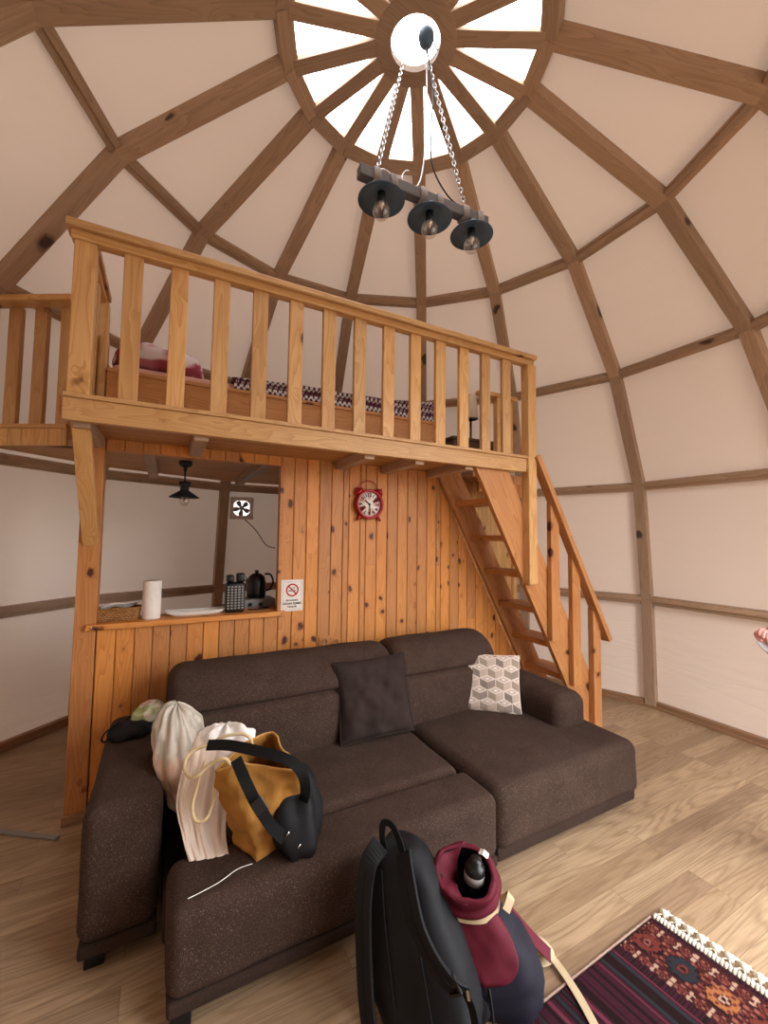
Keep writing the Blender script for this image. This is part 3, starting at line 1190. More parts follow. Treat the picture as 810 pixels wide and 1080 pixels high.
def drape(cols_, rows_, pts, seed, amp, nu=34, nv=44):
    """draped cloth sheet: pts[r][c] control grid of world points, folds by noise along the width"""
    R_, C_ = len(pts), len(pts[0])
    vs, fs = [], []
    for j in range(nv + 1):
        fj = j / nv * (R_ - 1)
        row = []
        for c in range(C_):
            col = [V(pts[r][c]) for r in range(R_)]
            k = min(int(fj), R_ - 2)
            t = fj - k
            p0, p1, p2, p3 = col[max(k - 1, 0)], col[k], col[k + 1], col[min(k + 2, R_ - 1)]
            row.append(.5 * ((2 * p1) + (p2 - p0) * t + (2 * p0 - 5 * p1 + 4 * p2 - p3) * t * t + (3 * p1 - p0 - 3 * p2 + p3) * t ** 3))
        for i in range(nu + 1):
            fi = i / nu * (C_ - 1)
            k = min(int(fi), C_ - 2)
            t = fi - k
            p0, p1, p2, p3 = row[max(k - 1, 0)], row[k], row[k + 1], row[min(k + 2, C_ - 1)]
            p = .5 * ((2 * p1) + (p2 - p0) * t + (2 * p0 - 5 * p1 + 4 * p2 - p3) * t * t + (3 * p1 - p0 - 3 * p2 + p3) * t ** 3)
            q = V((i / nu * 5, j / nv * 1.4, seed))
            f = math.sin(i / nu * 11 + 6.0 * noise.noise(q)) * .45 + noise.noise(q * 2.1) * .9 + (.5 - abs(noise.noise(q * 1.4)) * 2) * .5
            p = p + V((-.25, -.85, .35)) * (amp * f * (.35 + .65 * min(1, 1.6 * j / nv)) * (1 if j < nv * .85 else 1 - .6 * (j / nv - .85) / .15))
            vs.append(p)
    for j in range(nv):
        for i in range(nu):
            k = j * (nu + 1) + i
            fs.append((k, k + 1, k + nu + 2, k + nu + 1))
    mb = MB()
    mb.add(vs, fs, None, .5, None, smooth=True)
    return mb


drape(0, 0, [[at(205, 775, 'y', 1.990), at(222, 768, 'y', 1.980), at(246, 778, 'y', 1.958)],
             [at(196, 800, 'y', 1.894), at(220, 795, 'y', 1.862), at(246, 800, 'y', 1.873)],
             [at(187, 845, 'y', 1.798), at(212, 848, 'y', 1.766), at(241, 845, 'y', 1.798)],
             [at(193, 880, 'y', 1.733), at(214, 884, 'y', 1.712), at(238, 876, 'y', 1.744)],
             [at(200, 908, 'z', 0.357), at(220, 906, 'z', 0.357), at(241, 901, 'z', 0.357)]], 3, .019, 60, 70).build('hanging_cloth', M['blush'], w, solid=.004)
lump((0.268, 1.926, 0.596), (.10, -.03, 0), (.03, .075, 0), (0, .01, .075), 8, .03, 13, 70, 46, .9, None, vfold(7, .010)).build('crumpled_top', M['white'], w)
lump((0.214, 1.894, 0.462), (.075, -.02, 0), (.02, .065, 0), (-.02, .03, .12), 18, .024, 12, 60, 44, .8, None, vfold(8, .009)).build('bundle', M['blush'], w)

# tan canvas tote
tt = thing('tote_bag', (0.374, 1.819, 0.355), 'open mustard tan canvas tote bag standing on the sofa seat', 'bag')


def quad_ring(cs, n=14):
    out = []
    m = len(cs)
    for k in range(m):
        a, b_ = V(cs[k]), V(cs[(k + 1) % m])
        for i in range(n):
            out.append(a.lerp(b_, i / n))
    return out


top = [at(229, 813, 'z', 0.665), at(252, 806, 'z', 0.687), at(318, 813, 'z', 0.660), at(286, 773, 'z', 0.708), at(258, 784, 'z', 0.692)]
bot = [at(246, 885, 'z', 0.363), at(271, 908, 'z', 0.363), at(321, 872, 'z', 0.363), at(300, 842, 'z', 0.363), at(270, 850, 'z', 0.363)]
rt, rb = quad_ring(top), quad_ring(bot)
NR2 = 30
rings = []
cb = sum((p for p in rb), V((0, 0, 0))) / len(rb)
for j in range(NR2 + 1):
    t = j / NR2
    ring = []
    cen = (sum(rb, V()) * (1 - t) + sum(rt, V()) * t) / len(rb)
    for a, b_ in zip(rb, rt):
        p = a.lerp(b_, t)
        d = (p - cen)
        d.z = 0
        k = math.sin(PI * t) * .10 if t < 1 else 0
        p = p + d * k * .5 + d.normalized() * (nz(p, 10, 2) * .026 + (.5 - abs(nz(p, 16, 9)) * 2) * .010 + nz(p, 30, 4) * .007) * min(1, 1.3 - t * .5)
        ring.append(p)
    rings.append(ring)
mb = MB().loft(rings, cap0=True, cap1=False)
mb.build('body', M['tan'], tt, solid=.004)
# rim band and rope handles
MB().tube(rings[-1], .004, 6, closed=True).build('rim', M['tanin'], tt)
h1 = spline([at(243, 806, 'z', 0.681), at(236, 800, 'z', 0.708), at(222, 806, 'z', 0.687), at(204, 820, 'z', 0.644), at(195, 812, 'z', 0.649), at(198, 797, 'z', 0.676), at(212, 788, 'z', 0.692), at(222, 786, 'z', 0.692)], 8)
MB().tube(h1, .0068, 8).build('rope_handle', M['rope'], tt)
h2 = spline([at(216, 803, 'z', 0.676), at(208, 830, 'z', 0.601), at(203, 850, 'z', 0.548), at(206, 865, 'z', 0.510), at(217, 864, 'z', 0.510), at(224, 848, 'z', 0.542), at(230, 822, 'z', 0.623)], 8)
MB().tube(h2, .0062, 8).build('rope_handle', M['rope'], tt)
h3 = spline([at(222, 785, 'z', 0.698), at(236, 777, 'z', 0.724), at(255, 774, 'z', 0.730), at(264, 779, 'z', 0.714), at(266, 786, 'z', 0.687)], 8)
MB().tube(h3, .0062, 8).build('rope_handle', M['rope'], tt)

# black crossbody bag with webbing strap lying over the tote
cbg = thing('crossbody_bag', (0.535, 1.798, 0.355), 'black nylon crossbody bag with a buckled strap lying over the tan tote', 'bag')
lump(at(313, 853, 'z', .462), (.05, .115, 0.01), (.075, -.035, 0), (.0, .045, .112), 12, .013, 9, 60, 44, .75, None, vfold(6, .006)).build('body', M['black'], cbg)
up = (-.3, -.75, .6)
MB().ribbon(spline([at(219, 786, 'z', 0.714), at(240, 786, 'z', 0.724), at(262, 790, 'z', 0.724), at(290, 797, 'z', 0.719), at(308, 804, 'z', 0.703), at(319, 817, 'z', 0.660), at(322, 835, 'z', 0.580), at(318, 852, 'z', 0.494)], 6), .036, .004, up).build('strap', M['blackstrap'], cbg)
MB().ribbon(spline([at(249, 801, 'z', 0.714), at(258, 822, 'z', 0.671), at(268, 843, 'z', 0.607), at(276, 856, 'z', 0.564), at(287, 872, 'z', 0.505), at(300, 884, 'z', 0.451)], 6), .038, .004, up).build('strap', M['blackstrap'], cbg)
bk = at(274, 851, 'z', 0.591)
bd = (at(281, 862, 'z', 0.553) - at(268, 841, 'z', 0.614)).normalized()
bn = V(up).normalized()
bb = bd.cross(bn).normalized()
MB().obox(bk + bn * .008, bd, bb, bn, .024, .021, .007).build('buckle', M['blackplastic'], cbg, bev=.003)
for px, py, z in ((305, 877, .55), (317, 890, .50)):
    MB().tube([at(px, py, 'z', z - .075), at(px - 3, py + 5, 'z', z - .087)], .003, 6).build('zip_pull', M['chrome'], cbg)

# pouch and leaf-green bundle on the left arm
po = thing('black_pouch', (-0.150, 2.375, 0.537), 'small black pouch with a looped cord on the left arm of the sofa', 'bag')
lump(at(139, 771, 'z', 0.565), (.088, .0, 0), (-.0, .06, 0), (0, 0, .03), 21, .018, 13, 44, 26, .8).build('body', M['black'], po)
MB().tube(spline([at(150, 752, 'z', 0.601), at(130, 760, 'z', 0.612), at(112, 772, 'z', 0.601), at(107, 781, 'z', 0.569), at(112, 782, 'z', 0.558), at(118, 772, 'z', 0.580)], 6), .004, 6).build('cord', M['blackstrap'], po)


def greencol(d, p):
    k = nz(p, 17, 6) + .7 * nz(p, 38, 2)
    if k > .18: return lin('#9aa06a')
    if k > -.02: return lin('#c3c19a')
    if k < -.3: return lin('#d9b6a4')
    return lin('#ddd6c2')


tag(lump(at(159, 754, 'z', 0.601), (.075, .02, .0), (-.015, .065, .01), (0, -.01, .058), 31, .016, 13, 44, 30, .9, greencol).build('scarf_bundle', M['colattr']),
    'bunched pale scarf printed with green leaves on the left arm of the sofa', 'scarf')

# loose thread lying on the pulled-out seat
tag(MB().tube(spline([at(198, 948, 'z', 0.362), at(214, 940, 'z', 0.363), at(232, 930, 'z', 0.366), at(250, 917, 'z', 0.366), at(266, 911, 'z', 0.366)], 6), .0014, 5).build('loose_thread', M['white']),
    'loose pale thread lying on the pulled-out sofa seat', 'thread')
# ------------------------------------------------------------------ bed on the loft
LZ = 2.10
bed = thing('bed', (.72, 3.1, LZ), 'low pine bed on the loft behind the front railing', 'bed')
BY = 2.56
MB().box(-.30, 1.80, BY, BY + .03, LZ + .02, 2.365, 0).box(-.30, 1.80, BY - .008, BY + .034, 2.345, 2.368, 0).build('side_board', M['bedw'], bed, bev=.004)
MB().box(-.30, 1.80, 3.57, 3.60, LZ + .02, 2.365, 0).build('side_board', M['bedw'], bed, bev=.004)
MB().box(-.345, -.30, BY + .01, BY + .07, LZ, 2.545, 2).build('head_post', M['rail'], bed, bev=.012)
MB().box(-.345, -.30, 3.53, 3.59, LZ, 2.545, 2).build('head_post', M['rail'], bed, bev=.012)
MB().box(-.335, -.31, BY + .07, 3.53, 2.16, 2.44, 1).build('headboard', M['bedw'], bed, bev=.004)
MB().box(1.80, 1.84, BY, 3.60, LZ, 2.37, 1).build('footboard', M['bedw'], bed, bev=.004)
MB().rbox(-.29, 1.79, BY + .035, 3.565, LZ + .06, 2.415, r=.04, seg=3, sub=10).build('mattress', M['pinksheet'], bed)


def paisley(u, v, s):
    k = nz((u * 2.2, v * 2.2, s), 3.0, 2)
    if k > .18: return lin('#a23d4e')
    if k > .05: return lin('#c98b90')
    return lin('#e5c9c4')


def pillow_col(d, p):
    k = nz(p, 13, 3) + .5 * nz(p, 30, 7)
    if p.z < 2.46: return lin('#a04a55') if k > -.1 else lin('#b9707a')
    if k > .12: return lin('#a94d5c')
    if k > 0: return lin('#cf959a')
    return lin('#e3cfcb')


tag(lump((-.06, 2.80, 2.495), (.235, .0, 0), (0, .21, 0), (0, 0, .09), 41, .014, 6, 48, 30, .8, pillow_col).build('pillow', M['colattr']),
    'pink and red printed pillow at the head of the loft bed', 'pillow')
# patterned blanket
mb = MB()
nu, nv = 260, 110
vs, fs, cs = [], [], []
for j in range(nv + 1):
    for i in range(nu + 1):
        u, v = i / nu, j / nv
        x = .33 + 1.47 * u
        L = v * 1.05
        # its front fold stands on the side board, then it lies over the mattress
        hh = .045 + .105 * u + .018 * math.sin(5 * u + 1)
        if L < hh: y, z = BY + .004 + .012 * math.sin(PI * L / hh), 2.372 + L
        else:
            r_ = min(1, (L - hh) / .05)
            y, z = BY + .004 + (L - hh), 2.372 + hh + .012 * math.sin(r_ * PI / 2)
        z += .010 * noise.noise(V((x * 6, L * 7, 3))) * min(1, L * 8)
        x += .02 * noise.noise(V((L * 5, 9, u * 2)))
        if u > .98 and 0: z -= .1
        vs.append((x, y - .010 * noise.noise(V((x * 7, 4, 1))), z + .006 * noise.noise(V((x * 9, L * 4, 8)))))
        X, Y = x * 30, L * 34
        fx, fy = X % 1, Y % 1
        row = int(math.floor(Y)) % 2
        a = (abs(fx - .5) + abs(fy - .5)) < .34 if row else (fx < .55) != (fy < .5)
        b_ = abs(fx - .5) < .12
        c = lin('#dccfc8') if a else lin('#4b2630')
        if b_ and row: c = lin('#6b3440')
        cs.append(c)
for j in range(nv):
    for i in range(nu):
        k = j * (nu + 1) + i
        fs.append((k, k + 1, k + nu + 2, k + nu + 1))
mb.add(vs, fs, None, .5, cs, smooth=True)
tag(mb.build('blanket', M['colattr'], solid=.008), 'blanket with a small maroon and white geometric weave spread over the loft bed', 'blanket')

# bedside table and lamp
ns = thing('bedside_table', (2.5, 3.12, LZ), 'small dark wooden bedside table at the foot of the loft bed', 'table')
a0, a1 = at(478, 459, 'y', 3.05), at(524, 465, 'y', 3.05)
TX0, TX1, TZ = a0.x, a1.x, a0.z
MB().box(TX0, TX1, 3.05, 3.36, TZ - .025, TZ, 0).build('table_top', M['darkw'], ns, bev=.004)
MB().box(TX0 + .02, TX1 - .02, 3.07, 3.34, TZ - .11, TZ - .025, 0).build('apron', M['darkw'], ns, bev=.003)
for x in (TX0 + .035, TX1 - .035):
    for y in (3.085, 3.325):
        MB().box(x - .022, x + .022, y - .022, y + .022, LZ, TZ - .11, 2).build('leg', M['darkw'], ns, bev=.003)
tl = thing('table_lamp', (2.6, 3.18, TZ), 'table lamp with a cream shade on the bedside table', 'lamp')
lc = at(497, 459, 'y', 3.18)
lz = TZ
lx = at(496.5, 440, 'y', 3.18).x
zt = at(496, 417, 'y', 3.18).z
zb = at(496, 442, 'y', 3.18).z
MB().lathe([(.0, 0), (.045, 0), (.045, .012), (.012, .022), (.010, zb - lz + .02)], (lx, 3.18, lz), 20).build('stand', M['chrome'], tl)
MB().lathe([(.075, 0), (.05, zt - zb), (.047, zt - zb), (.072, .0)], (lx, 3.18, zb), 28).build('lamp_shade', M['lampshade'], tl)

# ------------------------------------------------------------------ serving hatch and kitchen
lg = MB().box(-.352, .712, YW - .04, YW + .17, .982, 1.012, 0)
for k in range(1):
    pass
led = tag(lg.build('hatch_counter', M['wall'], bev=.004), 'pine counter board along the bottom of the serving hatch', 'counter')
for x in (-.325, .685):
    MB().lathe([(.0, 0), (.006, 0), (.006, .002), (0, .002)], (x, YW - .04, .998), 10, (0, -1, 0)).build('screw', M['chrome'], led)
kw = thing('kitchen_worktop', (.62, 3.25, 0), 'dark worktop behind the serving hatch at its right end', 'counter')
MB().box(.36, 1.3, YW + .18, 3.45, .93, .965, 0).build('worktop', M['darkw'], kw, bev=.003)
for x in (.40, 1.26):
    for y in (YW + .22, 3.40):
        MB().box(x - .025, x + .025, y - .025, y + .025, 0, .93, 2).build('leg', M['darkw'], kw)

CZ = 1.012
# basket
bs = thing('wicker_basket', (-.215, 2.80, CZ), 'small woven wicker basket at the left end of the hatch counter', 'basket')
rings = []
bx0, bx1, by0, by1 = -.335, -.108, 2.765, 2.875
n = 64
for j in range(13):
    t = j / 12
    ring = []
    for k in range(n):
        a = 2 * PI * k / n
        cx_, sy_ = math.cos(a), math.sin(a)
        e = .35
        X = math.copysign(abs(cx_) ** e, cx_)
        Y = math.copysign(abs(sy_) ** e, sy_)
        wv = .003 * math.sin(k * PI / 2 + (j % 2) * PI)
        gx = (bx1 - bx0) / 2 * (.94 + .06 * t) + wv
        gy = (by1 - by0) / 2 * (.94 + .06 * t) + wv
        ring.append(V(((bx0 + bx1) / 2 + X * gx, (by0 + by1) / 2 + Y * gy, CZ + .002 + .062 * t)))
    rings.append(ring)
MB().loft(rings, cap0=True, cap1=False).build('body', M['wicker'], bs, solid=.006)
MB().tube([p + V((0, 0, .002)) for p in rings[-1]], .0055, 6, closed=True).build('rim', M['wicker'], bs)
tag(drape(0, 0, [[(-.30, 2.80, 1.085), (-.24, 2.805, 1.098), (-.18, 2.81, 1.10), (-.125, 2.815, 1.108)],
                 [(-.30, 2.83, 1.075), (-.24, 2.835, 1.105), (-.18, 2.84, 1.095), (-.125, 2.845, 1.10)],
                 [(-.30, 2.86, 1.06), (-.24, 2.86, 1.08), (-.18, 2.86, 1.07), (-.125, 2.86, 1.09)]], 5, .008, 24, 14).build('white_napkin', M['white'], solid=.003),
    'crumpled white napkin lying in the wicker basket', 'napkin')
# paper towel roll
pt = thing('paper_towel_roll', (-.05, 2.785, CZ), 'tall white paper towel roll standing on the hatch counter', 'paper towel')
MB().lathe([(.018, .0), (.047, .0), (.0478, .004), (.0478, .212), (.047, .216), (.018, .216)], (-.05, 2.785, CZ), 36).build('roll', M['paper'], pt)
MB().lathe([(.018, .004), (.018, .2165), (.0165, .2165), (.0165, .004)], (-.05, 2.785, CZ), 24).build('cardboard_tube', M['wicker'], pt)
# long dish
ld = lambda: None
rings = []
dcx, dcy, hx, hy = .19, 2.825, .178, .055
for (s, z) in ((.86, 0), (.9, .004), (.97, .016), (1.0, .026), (.97, .024), (.88, .010), (.3, .007)):
    ring = []
    for k in range(48):
        a = 2 * PI * k / 48
        X, Y = math.copysign(abs(math.cos(a)) ** .6, math.cos(a)), math.copysign(abs(math.sin(a)) ** .6, math.sin(a))
        lift = .010 * abs(X) ** 6 * (1 if s > .8 else 0)
        ring.append(V((dcx + hx * s * X, dcy + (.10 * .3) * X * 0 + hy * s * Y, CZ + z + lift)))
    rings.append(ring)
tag(MB(Matrix.Identity(4)).loft(rings).build('serving_dish', M['china']), 'long shallow white dish on the hatch counter right of the paper towel', 'dish')
# black cutlery holder
ch = thing('cutlery_holder', (.41, 2.80, CZ), 'tall black perforated cutlery holder on the hatch counter', 'cutlery holder')
cmb = MB().rbox(.352, .468, 2.757, 2.84, CZ, CZ + .19, r=.02, seg=3, sub=2)
cmb.build('body', M['blackplastic'], ch)
hol = MB()
for i in range(5):
    for j in range(9):
        x, z = .366 + i * .0215, CZ + .03 + j * .0165
        hol.box(x - .0062, x + .0062, 2.7555, 2.7575, z - .0048, z + .0048)
hol.build('perforation', M['greyplastic'], ch)
MB().rbox(.356, .40, 2.765, 2.83, CZ + .19, CZ + .235, r=.012, seg=2, sub=2).rbox(.415, .466, 2.765, 2.83, CZ + .19, CZ + .245, r=.012, seg=2, sub=2).build('lid', M['blackplastic'], ch)
# grey appliance
ap = thing('grey_cooker', (.62, 2.99, .965), 'low grey tabletop cooker with two knobs behind the cutlery holder', 'cooker')
MB().rbox(.47, .70, 2.93, 3.10, .965, 1.065, r=.01, seg=2, sub=2).build('body', M['greyplastic'], ap)
for x in (.53, .60):
    MB().lathe([(0, 0), (.014, 0), (.012, .014), (0, .014)], (x, 2.93, 1.03), 16, (0, -1, 0)).build('knob', M['blackplastic'], ap)
MB().lathe([(0, 0), (.06, 0), (.06, .01), (0, .01)], (.585, 3.02, 1.065), 24).build('hotplate', M['blackplastic'], ap)
# moka style pot
kt = thing('black_kettle', (.50, 3.04, 1.075), 'black kettle with a handle standing on the grey cooker', 'kettle')
MB().lathe([(0, 0), (.062, 0), (.066, .02), (.064, .09), (.054, .135), (.03, .155), (.012, .158), (.012, .168), (.018, .176), (0, .18)], (.585, 3.02, 1.075), 28).build('body', M['blackplastic'], kt)
MB().tube(spline([(.64, 3.02, 1.225), (.68, 3.02, 1.22), (.70, 3.02, 1.17), (.68, 3.02, 1.12), (.645, 3.02, 1.11)], 6), .007, 8).build('handle', M['blackplastic'], kt)
MB().tube([(.53, 3.02, 1.17), (.50, 3.02, 1.21), (.485, 3.02, 1.225)], [.014, .010, .008], 10).build('spout', M['chrome'], kt)
# loose cable on the worktop
tag(MB().tube(spline([(.50, 2.83, 1.018), (.545, 2.80, 1.018), (.60, 2.81, 1.018), (.64, 2.85, 1.018), (.60, 2.87, 1.018), (.57, 2.83, 1.018)], 6), .004, 6).build('black_cable', M['blackplastic']),
    'thin black cable coiled on the hatch counter beside the cutlery holder', 'cable')

# kitchen pendant
kp = thing('kitchen_pendant', (.115, 3.3, 2.024), 'small black pendant lamp with a bare bulb hanging inside the serving hatch', 'lamp')
KX, KY = .115, 3.3
MB().lathe([(0, 2.024), (.045, 2.024), (.045, 2.0), (.03, 1.985), (.012, 1.98), (.012, 1.955), (0, 1.95)], (KX, KY, 0), 24).build('ceiling_rose', M['iron'], kp)
MB().lathe([(.006, 1.955), (.006, 1.85)], (KX, KY, 0), 12).build('rod', M['iron'], kp)
MB().lathe([(0, 1.875), (.038, 1.875), (.038, 1.845), (.03, 1.84), (.03, 1.82), (0.028, 1.815), (.1, 1.766), (.1, 1.762), (.026, 1.808), (0, 1.81)], (KX, KY, 0), 32).build('lamp_shade', M['iron'], kp)


def bulb_mat():
    t = NT('clear_bulb_glass')
    lw = t.n('ShaderNodeLayerWeight', {0: .35}).outputs['Facing']
    tr = t.n('ShaderNodeBsdfTransparent', {0: (.96, .94, .91, 1)})
    gl = t.n('ShaderNodeBsdfGlossy', {0: (1, 1, 1, 1), 'Roughness': .06})
    mx = t.n('ShaderNodeMixShader', {0: t.math('ADD', .06, t.math('MULTIPLY', lw, .5)), 1: tr.outputs[0], 2: gl.outputs[0]})
    t.t.links.new(mx.outputs[0], t.out.inputs[0])
    return t.m


M['bulb'] = bulb_mat()
M['amber'] = plain('filament_wire', '#a2543a', .4, .4)


def bulb(c, r, parent, ax=(0, 0, -1)):
    b = MB().lathe([(.35 * r, -.9 * r), (.4 * r, -.6 * r)] + [(r * math.sin(PI * (.16 + .84 * k / 14)), r * (.25 - math.cos(PI * (.16 + .84 * k / 14)))) for k in range(15)], c, 24, ax).build('bulb', M['bulb'], parent)
    c, ax = V(c), V(ax)
    MB().lathe([(.0, -.95 * r), (.42 * r, -.95 * r), (.42 * r, -.35 * r), (.2 * r, -.3 * r), (.12 * r, .1 * r), (0, .1 * r)], c, 14, ax).build('bulb_cap', M['chrome'], b)
    u = ax.orthogonal().normalized()
    w_ = ax.cross(u)
    pts = [c + ax * (r * (.05 + .55 * (k % 2))) + (u * math.cos(k * 1.05) + w_ * math.sin(k * 1.05)) * r * .28 for k in range(7)]
    MB().tube(pts, .0012, 4).build('filament', M['amber'], b)


bulb((KX, KY, 1.745), .036, kp)

# extractor fan on the membrane behind the kitchen
f0, f1 = at(243.5, 525, 'y', 3.93), at(266, 547, 'y', 3.93)
fc = (f0 + f1) / 2
fn_ = V((-.1, -1, .06)).normalized()
fx = V((1, -.1, 0)).normalized()
fz = fx.cross(fn_) * -1
if fz.z < 0: fz = -fz
ef = thing('extractor_fan', fc, 'square white extractor fan with five blades on the tent wall inside the hatch', 'fan')
hs = .10
frame = MB()
for (dx, dz, wx, wz) in ((0, .5, 1, .16), (0, -.5, 1, .16), (.5, 0, .16, 1), (-.5, 0, .16, 1)):
    frame.obox(fc + fx * dx * hs * 1.7 + fz * dz * hs * 1.7, fx, fz, fn_, hs * wx, hs * wz, .014)
n = 40
ringo = MB()
rings = []
for (r, d) in ((.078, .012), (.125, .012)):
    rings.append([fc + fn_ * .0145 + fx * (min(max(r * 1.5 * math.cos(2 * PI * k / n), -hs * .95), hs * .95) if r > .1 else r * math.cos(2 * PI * k / n)) + fz * (min(max(r * 1.5 * math.sin(2 * PI * k / n), -hs * .95), hs * .95) if r > .1 else r * math.sin(2 * PI * k / n)) for k in range(n)])
frame.loft(rings, cap0=False, cap1=False, smooth=False)
frame.build('frame', M['whiteplastic'], ef)
MB().lathe([(0, -.012), (.08, -.012), (.08, -.008), (0, -.008)], fc, 40, fn_).build('backlight_opening', M['daylight'], ef)
for k in range(5):
    a = 2 * PI * k / 5 + .9
    d = fx * math.cos(a) + fz * math.sin(a)
    e = fx * -math.sin(a) + fz * math.cos(a)
    o = [fc + d * .012 - e * .008, fc + d * .05 - e * .026, fc + d * .07 - e * .018, fc + d * .073 + e * .012, fc + d * .05 + e * .016, fc + d * .012 + e * .008]
    MB().prism(o, fn_ * .004).build('blade', M['greyplastic'], ef)
MB().lathe([(0, 0), (.018, 0), (.014, .012), (0, .014)], fc, 18, fn_).build('hub', M['greyplastic'], ef)
fcd = tag(MB().tube(spline([fc - fz * .1 + fx * .03, fc - fz * .2 + fx * .13, fc - fz * .33 + fx * .22, fc - fz * .36 + fx * .30 - fn_ * -.02], 6), .005, 6).build('fan_cord', M['greyplastic']),
          'thin grey cord running down the tent wall from the extractor fan', 'cord')

# ------------------------------------------------------------------ clock
ck = thing('wall_clock', (1.31, YW, 1.75), 'red alarm-clock shaped wall clock hanging on the plank wall', 'clock')
cc = at(389, 532, 'y', YW - .03)
cx, cz = cc.x, cc.z
CR = .108
yb = YW - .005
MB().lathe([(0, 0), (CR, 0), (CR, .05), (CR - .012, .056), (CR - .018, .048), (CR - .018, .03), (0, .03)], (cx, yb, cz), 48, (0, -1, 0)).build('case', M['red'], ck)
MB().lathe([(0, .0305), (CR - .019, .0305), (CR - .019, .0315), (0, .0315)], (cx, yb, cz), 48, (0, -1, 0)).build('dial', M['paper'], ck)
yd = yb - .0322
for k in range(12):
    a = PI / 2 - k * PI / 6
    if k not in (0, 2, 3, 5, 6, 8, 10): continue
    da = PI / 12 * .92
    pts = [V((cx + r * math.cos(t), yd, cz + r * math.sin(t))) for r, t in ((.035, a - da), (.088, a - da), (.0885, a), (.088, a + da), (.035, a + da))]
    mbk = MB()
    mbk.add(pts, [(0, 1, 2, 3, 4)])
    if k in (2, 8): mbk.build('dark_segment', M['wedge'], ck)
    else: mbk.build('pale_segment', M['pinkprint'], ck)
num = MB()
for k in range(12):
    a = PI / 2 - k * PI / 6
    d = V((math.cos(a), 0, math.sin(a)))
    up_ = d if math.sin(a) > -.1 else d
    ex = V((0, -1, 0)).cross(up_) * -1
    text_mesh(num, str(12 if k == 0 else k), .036, V((cx, yd - .0008, cz)) + d * .066, V((math.sin(a), 0, -math.cos(a))), d, .0004, bold=.001)
num.build('numerals', M['ink'], ck)
MB().beam((cx, yd - .003, cz), (cx - .035, yd - .003, cz + .028), (0, -1, 0), .008, .0015).build('hour_hand', M['ink'], ck)
MB().beam((cx, yd - .005, cz), (cx + .006, yd - .005, cz - .068), (0, -1, 0), .006, .0015).build('minute_hand', M['ink'], ck)
MB().lathe([(0, 0), (.007, 0), (.007, .004), (0, .004)], (cx, yd - .006, cz), 14, (0, -1, 0)).build('centre_cap', M['ink'], ck)
MB().tube(spline([(cx - .068, yb - .02, cz + .112), (cx - .062, yb - .02, cz + .14), (cx - .035, yb - .02, cz + .165), (cx, yb - .02, cz + .172), (cx + .035, yb - .02, cz + .165), (cx + .062, yb - .02, cz + .14), (cx + .068, yb - .02, cz + .112)], 5), .004, 8).build('handle', M['red'], ck)
for sg in (-1, 1):
    d = V((sg * .66, 0, .75)).normalized()
    MB().lathe([(.036, .0), (.034, .014), (.022, .026), (.008, .032), (.006, .045), (0, .046)], V((cx, yb - .025, cz)) + d * (CR + .004), 24, d).build('bell', M['red'], ck)
    d = V((sg * .62, 0, -.78)).normalized()
    MB().tube([V((cx, yb - .025, cz)) + d * (CR - .01), V((cx, yb - .025, cz)) + d * (CR + .045)], [.016, .006], 10).build('foot', M['red'], ck)

# ------------------------------------------------------------------ no smoking sign
s0, s1 = at(296.5, 612, 'y', YW - .006), at(319.5, 643.5, 'y', YW - .006)
sx, sz = (s0.x + s1.x) / 2, (s0.z + s1.z) / 2
SWd, SH = .148, .205
ys = YW - .006
sg_ = thing('no_smoking_sign', (sx, YW, sz - SH / 2), 'white no smoking notice with a red ring on the plank wall beside the hatch', 'sign')
MB().box(sx - SWd / 2, sx + SWd / 2, ys, ys + .005, sz - SH / 2, sz + SH / 2).build('panel', M['paper'], sg_, bev=.002)
ysf = ys - .0012
bd_ = MB()
for (x0, x1, z0, z1) in ((-1, 1, .985, 1), (-1, 1, -1, -.985), (-1, -.98, -1, 1), (.98, 1, -1, 1)):
    bd_.box(sx + x0 * .062, sx + x1 * .062, ysf, ysf + .001, sz + z0 * .09, sz + z1 * .09)
bd_.build('border_line', M['greyplastic'], sg_)
rc = V((sx, ysf, sz + .035))
ring = MB()
n = 40
ro_, ri_ = .042, .033
ring.loft([[rc + V((r * math.cos(2 * PI * k / n), 0, r * math.sin(2 * PI * k / n))) for k in range(n)] for r in (ro_, ri_)], cap0=False, cap1=False, smooth=False)
dd = V((1, 0, -1)).normalized()
ring.beam(rc - dd * .037 + V((0, -.0008, 0)), rc + dd * .037 + V((0, -.0008, 0)), (0, 1, 0), .008, .0004)
ring.build('red_ring', M['redink'], sg_)
cg = MB().box(sx - .026, sx - .004, ysf - .0004, ysf, rc.z - .008, rc.z - .0015).box(sx + .012, sx + .018, ysf - .0004, ysf, rc.z - .008, rc.z - .0015).box(sx + .02, sx + .0225, ysf - .0004, ysf, rc.z - .008, rc.z - .0015)
for q in (0, 1):
    cg.tube(spline([(sx + .006 + q * .009, ysf, rc.z + .004), (sx + .003 + q * .009, ysf, rc.z + .011), (sx + .009 + q * .008, ysf, rc.z + .015), (sx + .006 + q * .008, ysf, rc.z + .021)], 4), .0012, 5)
cg.build('cigarette_symbol', M['ink'], sg_)
tx = MB()
for s_, z, sz_ in (('BU ALANDA', -.032, .014), ('SİGARA İÇMEK', -.053, .0175), ('YASAKTIR', -.074, .014)):
    text_mesh(tx, s_, sz_, (sx, ysf - .0003, sz + z), (1, 0, 0), (0, 0, 1), .0003, bold=.0004)
tx.build('lettering', M['ink'], sg_)

